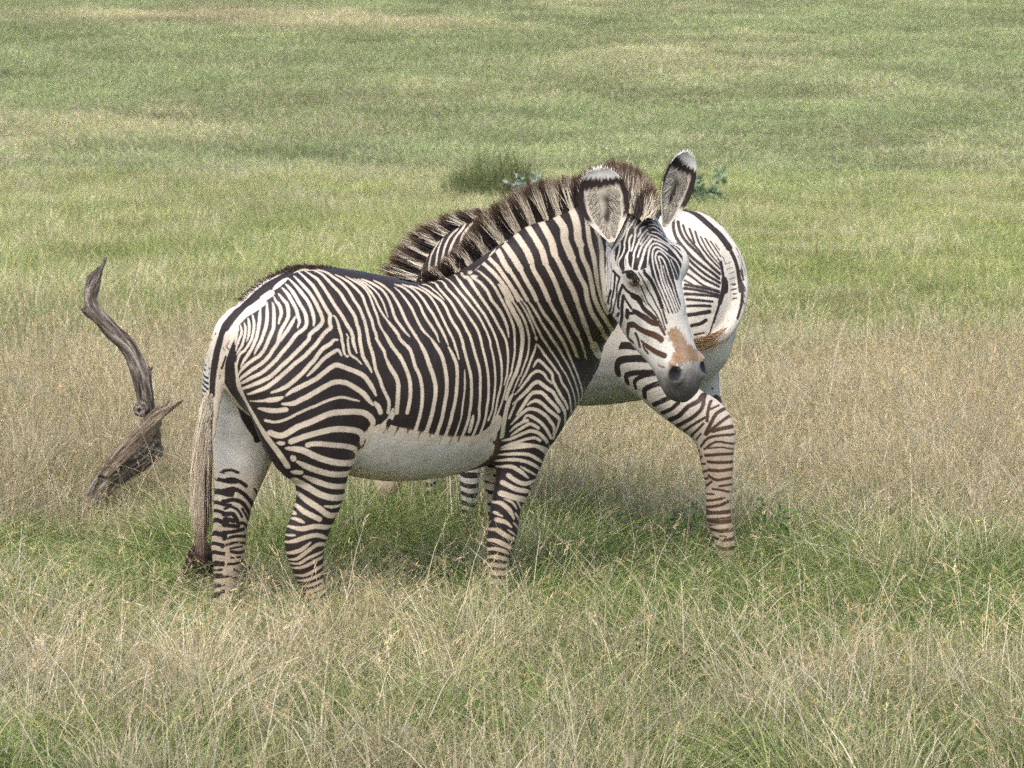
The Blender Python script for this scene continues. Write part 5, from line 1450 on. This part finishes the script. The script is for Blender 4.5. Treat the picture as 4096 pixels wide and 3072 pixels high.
def make_land():
    ys = np.concatenate([np.linspace(-6, 7, 8), np.linspace(7.4, 30, 120), np.linspace(30.8, 110, 110), np.linspace(113, 420, 60)])
    t = np.linspace(-1, 1, 161)
    X = np.array([np.sign(t) * (np.abs(t) ** 1.6) * (9 + .75 * max(y, 0)) for y in ys]); Y = np.repeat(ys[:, None], len(t), 1)
    Z = height(X, Y)
    V = np.stack([X, Y, Z], -1).reshape(-1, 3); n = len(t)
    i = (np.arange(len(ys) - 1)[:, None] * n + np.arange(n - 1)[None]).ravel()
    me = mesh_np("ground", V, np.stack([i, i + 1, i + n + 1, i + n], 1))
    s_ = straw(V[:, 0], V[:, 1])
    near = np.array([.07, .057, .032]); g = np.array([.22, .235, .09]); st_ = np.array([.42, .36, .20])
    far = mixc(np.tile(g, (len(V), 1)), st_, s_)
    c = mixc(np.tile(near, (len(V), 1)), far, sstep(14, 34, V[:, 1])) if False else near * (1 - sstep(14, 34, V[:, 1]))[:, None] + far * sstep(14, 34, V[:, 1])[:, None]
    set_attr(me, "tone", c, 'FLOAT_COLOR')
    m = attr_material("soil_and_thatch", .95, .05, .35, 6)
    tag(link("ground", me, m), kind="structure")

def leaf_material(name, mul=(1, 1, 1), var=.25, trans=.35):
    m = bpy.data.materials.new(name); m.use_nodes = True; t = m.node_tree; t.nodes.clear(); L = t.links.new
    a = node(t, "ShaderNodeAttribute", attribute_name="tone")
    oi = node(t, "ShaderNodeObjectInfo")
    mr = node(t, "ShaderNodeMapRange"); mr.inputs["To Min"].default_value = 1 - var; mr.inputs["To Max"].default_value = 1 + var
    L(oi.outputs["Random"], mr.inputs["Value"])
    ti = node(t, "ShaderNodeAttribute", attribute_name="tint"); ti.attribute_type = 'INSTANCER'
    vm = node(t, "ShaderNodeVectorMath", operation='MULTIPLY'); L(a.outputs["Color"], vm.inputs[0]); L(ti.outputs["Color"], vm.inputs[1])
    v2 = node(t, "ShaderNodeVectorMath", operation='SCALE'); L(vm.outputs[0], v2.inputs[0]); L(mr.outputs[0], v2.inputs["Scale"])
    d = node(t, "ShaderNodeBsdfDiffuse"); tr = node(t, "ShaderNodeBsdfTranslucent"); mx = node(t, "ShaderNodeMixShader"); mx.inputs[0].default_value = trans
    L(v2.outputs[0], d.inputs[0]); L(v2.outputs[0], tr.inputs[0]); L(d.outputs[0], mx.inputs[1]); L(tr.outputs[0], mx.inputs[2])
    o = node(t, "ShaderNodeOutputMaterial"); L(mx.outputs[0], o.inputs[0])
    return m

STRAW = np.array([.57, .485, .31]); PALE = np.array([.70, .63, .47]); GREEN = np.array([.265, .325, .115]); DEEP = np.array([.12, .165, .055]); OLIVE = np.array([.41, .395, .20])

def patch(seed, n, size, hgt, lean, width, kinds, bend=.25, clumps=9, loose=.35, heads=0, own=.45):
    """a square patch of n blades, drawn together in clumps; kinds = [(colour, share)]"""
    r = np.random.default_rng(seed)
    cc = r.uniform(-.5, .5, (clumps, 2)) * size; ci = r.integers(0, clumps, n)
    R2 = cc[ci] + r.normal(0, size * .11, (n, 2)); lo = r.random(n) < loose
    R2[lo] = r.uniform(-.56, .56, (lo.sum(), 2)) * size
    ang = np.arctan2(R2[:, 1] - cc[ci, 1], R2[:, 0] - cc[ci, 0]) + r.normal(0, .9, n)
    R = np.stack([R2[:, 0], R2[:, 1], np.full(n, -.02)], 1)
    h = hgt * r.uniform(.35, 1.0, n) * r.uniform(.75, 1.1, clumps)[ci]
    ln = lean * np.abs(r.normal(0, 1, n))
    out = np.stack([np.cos(ang), np.sin(ang), 0 * ang], 1)
    M = R + out * (ln * h * .35)[:, None] + np.array([0, 0, 1]) * (h * .6)[:, None]
    T = R + out * (ln * h + bend * h * r.random(n) ** 2)[:, None] + np.array([0, 0, 1]) * (h * np.clip(1 - ln * .35, .35, 1))[:, None]
    col = np.array([k[0] for k in kinds]); pr = np.array([k[1] for k in kinds], float); pr /= pr.sum()
    c1 = r.choice(len(kinds), clumps, p=pr)[ci]; c2 = r.choice(len(kinds), n, p=pr)
    c = col[np.where(r.random(n) > own, c1, c2)] * r.uniform(.72, 1.2, (n, 1))
    w_ = width * r.uniform(.6, 1.3, n)
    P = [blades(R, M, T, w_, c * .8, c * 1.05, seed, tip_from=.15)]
    if heads:
        k = np.argsort(-T[:, 2])[:heads]; m = 9
        B = np.repeat(T[k], m, 0); Dn = np.repeat((T[k] - M[k]), m, 0); Dn /= np.linalg.norm(Dn, axis=1)[:, None]
        f = np.tile(np.linspace(0, 1, m), len(k))[:, None]
        S0 = B - Dn * f * .09; S1 = S0 + Dn * .022 + r.normal(0, .008, S0.shape)
        c3 = np.repeat(c[k], m, 0) * np.array([.95, .85, .72])
        P.append(blades(S0, (S0 + S1) / 2, S1, np.full(len(S0), .0026), c3, c3, seed + 1))
    V = np.vstack([p[0] for p in P]); C = np.vstack([p[2] for p in P]); F = np.vstack([P[0][1]] + [p[1] + len(P[0][0]) for p in P[1:]])
    return V, F, C

def source_set(cname, oname, specs, mat, label):
    col = bpy.data.collections.new(cname)
    for k, sp in enumerate(specs):
        V, F, C = sp
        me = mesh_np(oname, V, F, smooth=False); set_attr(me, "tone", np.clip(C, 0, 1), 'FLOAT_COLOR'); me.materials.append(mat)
        o = bpy.data.objects.new(oname, me); col.objects.link(o); o["kind"] = "stuff"
    return col

def scatter(name, label, col, P, scale, tint, seed, tilt=0.0):
    r = np.random.default_rng(seed); n = len(P)
    me = bpy.data.meshes.new(name); me.vertices.add(n); me.vertices.foreach_set("co", P.astype(np.float32).ravel())
    a = me.attributes.new("rot", 'FLOAT_VECTOR', 'POINT'); rt = np.zeros((n, 3), np.float32); ph = r.uniform(0, 6.283, n)
    th = np.arctan((height(P[:, 0], P[:, 1] + .5) - height(P[:, 0], P[:, 1] - .5)))       # lie along the slope
    rt[:, 1] = -np.arcsin(np.sin(th) * np.sin(ph)); rt[:, 0] = np.arctan2(np.sin(th) * np.cos(ph), np.cos(th)); rt[:, 2] = np.arctan2(np.cos(th) * np.sin(ph), np.cos(ph))
    rt[:, 0] += r.normal(0, tilt, n); rt[:, 1] += r.normal(0, tilt, n); a.data.foreach_set("vector", rt.ravel())
    a = me.attributes.new("scl", 'FLOAT_VECTOR', 'POINT'); a.data.foreach_set("vector", np.asarray(scale, np.float32).ravel())
    set_attr(me, "tint", tint, 'FLOAT_COLOR')
    a = me.attributes.new("pick", 'INT', 'POINT'); a.data.foreach_set("value", r.integers(0, len(col.objects), n).astype(np.int32))
    o = link(name, me); tag(o, label, None, None, "stuff")
    ng = bpy.data.node_groups.new(name, 'GeometryNodeTree')
    ng.interface.new_socket("Geometry", in_out='INPUT', socket_type='NodeSocketGeometry'); ng.interface.new_socket("Geometry", in_out='OUTPUT', socket_type='NodeSocketGeometry')
    gi = ng.nodes.new("NodeGroupInput"); go = ng.nodes.new("NodeGroupOutput")
    ci = ng.nodes.new("GeometryNodeCollectionInfo"); ci.inputs["Collection"].default_value = col; ci.inputs["Separate Children"].default_value = True; ci.inputs["Reset Children"].default_value = True
    ip = ng.nodes.new("GeometryNodeInstanceOnPoints"); ip.inputs["Pick Instance"].default_value = True
    def at_(nm, ty):
        q = ng.nodes.new("GeometryNodeInputNamedAttribute"); q.data_type = ty; q.inputs["Name"].default_value = nm
        return [x for x in q.outputs if x.name == "Attribute" and x.enabled][0]
    L = ng.links.new
    L(gi.outputs[0], ip.inputs["Points"]); L(ci.outputs[0], ip.inputs["Instance"])
    L(at_("pick", 'INT'), ip.inputs["Instance Index"]); L(at_("rot", 'FLOAT_VECTOR'), ip.inputs["Rotation"]); L(at_("scl", 'FLOAT_VECTOR'), ip.inputs["Scale"])
    L(ip.outputs[0], go.inputs[0])
    m = o.modifiers.new("scatter", 'NODES'); m.node_group = ng
    return o

def grid(y0, y1, step, seed, margin=1.3, keep=None):
    """jittered grid of spots over the ground that can be seen between two distances, plus a margin"""
    r = np.random.default_rng(seed); X, Y = [], []
    for y in np.arange(y0, y1, step):
        hw = max(y, 1) * .205 * margin + step; x = np.arange(-hw, hw, step); X.append(x + r.uniform(-.35, .35, len(x)) * step); Y.append(y + r.uniform(-.35, .35, len(x)) * step)
    x, y = np.concatenate(X), np.concatenate(Y)
    if keep is not None:
        k = r.random(len(x)) < keep(x, y); x, y = x[k], y[k]
    return np.stack([x, y, height(x, y)], 1)

def make_grass():
    Lm = leaf_material("grass_blade", trans=.3)
    dry = source_set("dry_patches", "dry_grass", [patch(100 + k, 330, .34, 1.0, .13, .0036, [(STRAW, 5), (PALE, 4), (OLIVE, 2), (GREEN, .7)], .25, 7, .3, 22) for k in range(8)], Lm, "")
    stem = source_set("stem_patches", "dry_grass_stems", [patch(150 + k, 20, .40, 1.0, .26, .0030, [(PALE, 3), (STRAW, 3), (OLIVE, 1)], .4, 5, .8, 9) for k in range(8)], Lm, "")
    grn = source_set("green_patches", "green_grass", [patch(200 + k, 330, .34, 1.0, .36, .0048, [(GREEN, 5), (DEEP, 3), (OLIVE, 2), (STRAW, 1)], .4, 7, .3) for k in range(8)], Lm, "")
    midd = source_set("middle_dry_patches", "middle_dry_grass", [patch(300 + k, 1100, 1.0, 1.0, .20, .0080, [(STRAW, 3.5), (PALE, 2.5), (OLIVE, 4), (GREEN, 2.5)], .22, 16, .4) for k in range(6)], Lm, "")
    midg = source_set("middle_green_patches", "middle_green_grass", [patch(330 + k, 1100, 1.0, 1.0, .26, .0090, [(GREEN, 6), (OLIVE, 3), (DEEP, 1.6), (STRAW, 1.2)], .3, 16, .4) for k in range(6)], Lm, "")
    farc = source_set("far_patches", "far_grass", [patch(400 + k, 3000, 2.6, 1.0, .25, .020, [(OLIVE, 3), (GREEN * 1.15, 5), (STRAW, 1.8)], .3, 30, .7, 0, .8) for k in range(6)], Lm, "")
    def put(name, label, col, P, hs, tint, seed, wsc=1.0, tilt=0.0):
        r = np.random.default_rng(seed); n = len(P)
        h = tall(P[:, 0], P[:, 1]) * hs * r.uniform(.8, 1.2, n)
        w_ = wsc * r.uniform(.9, 1.15, n)
        scatter(name, label, col, P, np.stack([w_, w_, h], 1), tint * r.uniform(.9, 1.08, (n, 1)), seed, tilt)
    one = lambda P: np.ones((len(P), 3))
    P = grid(7.0, 19.5, .21, 1, keep=lambda x, y: .04 + .96 * straw(x, y) ** 1.3)
    put("dry_grass", "dry straw-coloured grass growing around the zebras' legs", dry, P, 1.0, one(P), 1, 1, .07)
    P = grid(7.0, 19.5, .24, 2, keep=lambda x, y: .45 + .5 * straw(x, y))
    put("dry_grass_stems", "long bent pale grass stems with airy seed heads", stem, P, 1.7, one(P) * 1.05, 2, 1, .07)
    P = grid(7.0, 19.5, .21, 3, keep=lambda x, y: np.clip(1.15 - 1.1 * straw(x, y), .15, 1))
    put("green_grass", "low fresh green grass growing between the dry stems", grn, P, .85, one(P) * np.array([.88, .96, .84]), 3, 1, .07)
    P = grid(18.5, 49, .62, 4, keep=lambda x, y: .15 + .85 * straw(x, y))
    put("middle_dry_grass", "mixed dry and green grass on the slope behind the zebras", midd, P, 1.0, one(P) * (1 + np.array([.12, .16, .10]) * sstep(18, 30, P[:, 1])[:, None]), 4)
    P = grid(18.5, 49, .62, 5, keep=lambda x, y: np.clip(1.2 - 1.0 * straw(x, y), .25, 1))
    put("middle_green_grass", "green grass on the slope behind the zebras", midg, P, .95, one(P) * (1 + np.array([.22, .22, .12]) * sstep(18, 30, P[:, 1])[:, None]), 5)
    P = grid(40, 135, 1.45, 6, margin=1.2, keep=lambda x, y: .25 + .75 * sstep(41, 49, y))
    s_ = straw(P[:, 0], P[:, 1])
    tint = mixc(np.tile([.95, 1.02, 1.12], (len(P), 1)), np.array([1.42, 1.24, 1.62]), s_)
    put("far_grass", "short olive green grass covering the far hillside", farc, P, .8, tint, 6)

# ---------------------------------------------------------------- dead tree, stump, small plants
def wood_material(name, c1, c2, c3):
    m, t, b = new_mat(name); L = t.links.new
    co = node(t, "ShaderNodeAttribute", attribute_name="grain")
    mp = node(t, "ShaderNodeMapping"); mp.inputs["Scale"].default_value = (1, 1, 1)
    L(co.outputs["Vector"], mp.inputs[0])
    n1 = node(t, "ShaderNodeTexNoise", i_Scale=1.0, i_Detail=6.0, i_Roughness=.65); L(mp.outputs[0], n1.inputs["Vector"])
    r = node(t, "ShaderNodeValToRGB"); e = r.color_ramp.elements
    e[0].position = .32; e[0].color = (*c1, 1); e[1].position = .68; e[1].color = (*c3, 1); k = e.new(.5); k.color = (*c2, 1)
    L(n1.outputs[0], r.inputs[0]); L(r.outputs[0], b.inputs["Base Color"])
    bp = node(t, "ShaderNodeBump"); bp.inputs["Strength"].default_value = .9; bp.inputs["Distance"].default_value = .02
    L(n1.outputs[0], bp.inputs["Height"]); L(bp.outputs[0], b.inputs["Normal"])
    b.inputs["Roughness"].default_value = .85; b.inputs["Specular IOR Level"].default_value = .15
    return m

def wood_mesh(name, parts, h, rough, seed):
    V, Q = build_solid(parts, h)
    me = subdivide(mesh_np(name, V, Q), 1)
    V = verts(me); N = normals(me)
    ch = [p for p in parts if isinstance(p, Chain)]
    best = np.full(len(V), 9.0); along = np.zeros(len(V)); A = np.zeros((len(V), 2))
    for p in ch:
        off = 0
        for i in range(len(p.C) - 1):
            a, b_ = p.C[i], p.C[i + 1]; d = b_ - a; L_ = np.linalg.norm(d)
            if L_ < 1e-6: continue
            t = np.clip((V - a) @ d / L_ / L_, 0, 1)
            q = V - (a + t[:, None] * d); dist = np.linalg.norm(q, axis=1) / max(p.a[i], p.b[i])
            m = dist < best
            Nn = unit(p.N[i] - np.dot(p.N[i], d / L_) * d / L_); U = np.cross(Nn, d / L_)
            best[m] = dist[m]; along[m] = (off + t * L_)[m]; A[m, 0] = (q @ Nn)[m]; A[m, 1] = (q @ U)[m]
            off += L_
    G = np.stack([A[:, 0] * 75, A[:, 1] * 75, along * 8], 1)
    w1 = wob(np.stack([A[:, 0] * 1.3, A[:, 1] * 1.3, along * .22], 1), 70, seed)
    w2 = wob(V, 22, seed + 1)
    V = V + N * ((w1 * .9 + w2 * .5) * rough)[:, None]
    me.vertices.foreach_set("co", V.astype(np.float32).ravel()); me.update()
    a = me.attributes.new("grain", 'FLOAT_VECTOR', 'POINT'); a.data.foreach_set("vector", G.astype(np.float32).ravel())
    return me

def make_dead_tree():
    Y = 12.2; N = np.array([0, 1.0, 0])
    def q(cr, x, y): return (25 + x / 11.06, (237.5 if cr == 'P' else 387.5) + y / 11.06)
    def chain(nm, rows, k=.02, dy=0.0, flat=.8):
        return Chain(nm, [list(at(*q(c, x, y), Y + dy + (d if d else 0))) + list(N) + [r / 11.06 * .00488, r / 11.06 * .00488 * flat] for c, x, y, r, d in rows], k=k)
    base = at(84, 533, Y); root = tag(empty("dead_tree", (base[0], Y, 0)), "grey weathered dead tree trunk, crooked and split, leaning in straw-coloured grass", "dead tree")
    M = wood_material("weathered_wood", (.02, .015, .012), (.15, .122, .10), (.47, .42, .36))
    trunk = [chain('trunk', [('Q', 560, 1680, 140, 0), ('Q', 640, 1500, 135, 0), ('Q', 720, 1350, 128, 0), ('Q', 850, 1090, 132, 0), ('Q', 1010, 940, 145, 0), ('Q', 1180, 840, 132, .02), ('Q', 1330, 740, 118, .04),
        ('Q', 1410, 620, 88, .05), ('Q', 1420, 470, 80, .05), ('Q', 1380, 300, 84, .04), ('Q', 1330, 120, 95, .02), ('P', 1290, 1560, 100, 0), ('P', 1240, 1400, 98, 0), ('P', 1160, 1250, 98, 0), ('P', 1020, 1090, 92, 0),
        ('P', 880, 950, 92, 0), ('P', 770, 820, 86, 0), ('P', 720, 690, 72, 0), ('P', 735, 560, 82, 0), ('P', 785, 450, 66, .01), ('P', 835, 350, 38, .02), ('P', 880, 250, 22, .03), ('P', 905, 185, 10, .03)]),
        Blob('trunk', at(*q('Q', 1275, 250), Y - .02), np.eye(3), (.036, .035, .036), k=.03), Blob('trunk', at(*q('Q', 1440, 700), Y + .04), np.eye(3), (.03, .04, .035), k=.04),
        Blob('trunk', at(*q('Q', 1272, 262), Y - .055), np.eye(3), (.016, .024, .018), k=.008, cut=True),
        Blob('trunk', at(*q('Q', 830, 1000), Y - .05), np.eye(3), (.014, .03, .034), k=.01, cut=True),
        Blob('trunk', at(*q('P', 700, 560), Y - .035), np.eye(3), (.012, .022, .026), k=.01, cut=True),
        chain('trunk', [('P', 700, 860, 40, 0), ('P', 620, 790, 24, 0), ('P', 580, 735, 8, 0)], k=.02), chain('trunk', [('P', 1330, 1500, 40, 0), ('P', 1400, 1460, 26, 0), ('P', 1410, 1410, 14, 0)], k=.02),
        chain('trunk', [('P', 700, 470, 22, 0), ('P', 745, 390, 20, 0), ('P', 800, 345, 10, 0)], k=.02)]
    link("trunk", wood_mesh("trunk", trunk, .0085, .013, 41), M, root)
    slab = [chain('slab', [('Q', 880, 960, 70, 0), ('Q', 1000, 800, 90, 0), ('Q', 1150, 650, 92, 0), ('Q', 1290, 510, 88, 0), ('Q', 1400, 400, 74, 0), ('Q', 1500, 310, 52, 0), ('Q', 1620, 220, 34, 0), ('Q', 1700, 165, 26, 0), ('Q', 1755, 140, 10, 0)], dy=-.07, flat=.45),
        chain('slab', [('Q', 1400, 350, 34, 0), ('Q', 1520, 230, 22, 0), ('Q', 1590, 150, 16, 0), ('Q', 1640, 90, 6, 0)], dy=-.06, flat=.6), chain('slab', [('Q', 1300, 380, 36, 0), ('Q', 1400, 280, 22, 0), ('Q', 1485, 195, 8, 0)], dy=-.06, flat=.6),
        chain('slab', [('Q', 1250, 700, 20, 0), ('Q', 1400, 540, 18, 0), ('Q', 1520, 400, 8, 0)], dy=-.07, flat=.6)]
    link("split_limb", wood_mesh("split_limb", slab, .0075, .011, 43), wood_material("split_wood", (.035, .024, .015), (.20, .155, .115), (.44, .37, .29)), root)
    settle(root)

def make_stump():
    Y = 10.35; N = np.array([0, 1.0, 0])
    P = [Chain('s', [list(at(u, v, Y + dy)) + list(N) + [r * .0042, r * .0042] for u, v, r, dy in ((190, 612, 14, 0), (196, 590, 18, 0), (208, 572, 22, .05), (226, 575, 20, .08), (242, 584, 17, .05), (248, 608, 14, 0))], k=.05),
         Blob('s', at(203, 558, Y), np.eye(3), (.06, .07, .06), k=.05), Blob('s', at(216, 612, Y), np.eye(3), (.12, .11, .12), k=.05), Blob('s', at(196, 620, Y - .05), np.eye(3), (.09, .1, .08), k=.04)]
    me = wood_mesh("tree_stump", P, .014, .016, 51)
    o = link("tree_stump", me, wood_material("charred_wood", (.008, .005, .004), (.028, .018, .014), (.075, .05, .036)))
    c = at(217, 620, Y); o.location = (c[0], c[1], 0)
    V = verts(me) - np.array([c[0], c[1], 0]); me.vertices.foreach_set("co", V.astype(np.float32).ravel()); me.update()
    tag(o, "low dark brown charred stump half hidden in grass behind a zebra's hind hoof", "stump")

def plant(name, label, cat, x, y, h, n, size, c, seed, spread=.5, group=None, stem_c=(.12, .13, .05)):
    r = np.random.default_rng(seed); z0 = float(height(x, y)); parts = []
    k = 5; A = np.linspace(0, 6.283, k, endpoint=False) + r.uniform(0, 1)
    R = np.zeros((k, 3)); T = np.stack([np.cos(A) * spread * h * .5, np.sin(A) * spread * h * .5, h * r.uniform(.75, 1, k)], 1)
    S = blades(R, T * .5 + [0, 0, .03], T, np.full(k, .006), np.tile(stem_c, (k, 1)), np.tile(stem_c, (k, 1)), seed)
    u = r.uniform(.25, 1, n); s_ = r.integers(0, k, n); B = T[s_] * u[:, None]
    d = r.normal(0, 1, (n, 3)) * [1, 1, .5] + [0, 0, .3]; d /= np.linalg.norm(d, axis=1)[:, None]
    L = size * r.uniform(.6, 1.2, n)
    # leaves: diamond of two triangles with a fold
    sd = np.cross(d, r.normal(0, 1, (n, 3))); sd /= np.linalg.norm(sd, axis=1)[:, None]; up = np.cross(sd, d)
    p0 = B; p1 = B + d * (L * .5)[:, None] + sd * (L * .33)[:, None] + up * (L * .08)[:, None]; p2 = B + d * L[:, None]; p3 = B + d * (L * .5)[:, None] - sd * (L * .33)[:, None] + up * (L * .08)[:, None]
    V = np.stack([p0, p1, p2, p3], 1).reshape(-1, 3); F = np.arange(n * 4).reshape(-1, 4)
    C = np.repeat(np.asarray(c) * r.uniform(.6, 1.3, (n, 1)), 4, 0)
    root = tag(empty(name, (x, y, z0)), label, cat, group)
    PM = PLANTM[0]
    me = mesh_np("leaves", V, F, False); set_attr(me, "tone", C, 'FLOAT_COLOR'); link("leaves", me, PM, root)
    me = mesh_np("stems", S[0], S[1]); set_attr(me, "tone", S[2], 'FLOAT_COLOR'); link("stems", me, PM, root)

def tussock(x, y):
    z0 = float(height(x, y)); root = tag(empty("grass_tussock", (x, y, z0)), "tall dark green grass tussock on the slope, rising just behind the front zebra's mane", "tussock")
    V, F, C = patch(777, 2800, 1.9, 1.0, .22, .016, [(GREEN * .42, 5), (DEEP * .8, 4), (OLIVE * .5, 2)], .35, 14, .15)
    k = np.clip(1 - (V[:, 0] ** 2 + V[:, 1] ** 2) / 1.6, .15, 1) ** .7
    V[:, 2] *= 1.5 * k
    me = mesh_np("blades", V, F, False); set_attr(me, "tone", C, 'FLOAT_COLOR'); link("blades", me, PLANTM[0], root)

def flower(label, x, y, h, rad, petal, seed, group):
    r = np.random.default_rng(seed); z0 = float(height(x, y)); root = tag(empty("wildflower", (x, y, z0)), label, "flower", group)
    S = blades(np.zeros((1, 3)), np.array([[.01, 0, h * .5]]), np.array([[.02, 0, h]]), np.full(1, .006), np.array([[.15, .2, .06]]), np.array([[.15, .2, .06]]), seed)
    me = mesh_np("stem", S[0], S[1]); set_attr(me, "tone", S[2], 'FLOAT_COLOR'); link("stem", me, PLANTM[0], root)
    vs, fs = [], []
    for k in range(6):
        a = k * 1.047; d = np.array([math.cos(a), math.sin(a), .35]); e = np.array([-math.sin(a), math.cos(a), 0]); c = np.array([.02, 0, h])
        b = len(vs); vs += [c, c + d * rad * .55 + e * rad * .35, c + d * rad, c + d * rad * .55 - e * rad * .35]; fs.append((b, b + 1, b + 2, b + 3))
    me = mesh_np("petals", np.array(vs), np.array(fs), False); set_attr(me, "tone", np.tile(petal, (len(vs), 1)), 'FLOAT_COLOR'); link("petals", me, PLANTM[0], root)

PLANTM = []
def make_small_things():
    m = attr_material("plant_leaf", .7, .2, .05, 20); PLANTM.append(m)
    tussock(-.27, 44.5)
    plant("herb", "pale grey-green leafy herb beside the dark shrub behind the mane", "herb", .22, 43.5, .75, 220, .13, (.30, .36, .27), 62, .7)
    plant("herb", "blue-green broad-leaved herb to the right of the upright ear", "herb", 3.35, 43.5, .8, 200, .14, (.22, .30, .18), 63, .9)
    plant("herb", "small bright green herb left of the rear zebra's striped hind leg", "herb", .78, 11.15, .34, 70, .035, (.10, .20, .05), 64, .5)
    plant("herb", "small bright green herb to the right of the rear zebra's hind leg", "herb", 1.17, 11.0, .38, 80, .035, (.10, .20, .05), 65, .5)
    for k, (x, y, h, rd, c, lb) in enumerate([(-1.55, 62, .35, .085, (.9, .9, .9), "tiny white slope flower above the front zebra's back, left of a close pair"), (-1.38, 62.5, .35, .075, (.9, .9, .9), "tiny white slope flower above the front zebra's back, right of a close pair"),
            (-6.3, 54.0, .35, .08, (.9, .9, .9), "tiny white flower on the left part of the slope"), (-8.0, 52.0, .35, .07, (.9, .9, .9), "tiny white flower at far left of the slope"),
            (9.0, 57, .35, .08, (.85, .42, .04), "tiny orange flower at the upper right of the slope"), (1.92, 10.3, .36, .012, (.8, .7, .1), "small yellow flower low in the grass at right"),
            (-.02, 34, .6, .05, (.8, .62, .05), "small yellow flower beside the shrub behind the mane")]):
        flower(lb, x, y, h, rd, c, 70 + k, "small wildflowers in the grass")

make_land()
make_zebra1()
make_zebra2()
make_dead_tree()
make_stump()
make_grass()
make_small_things()
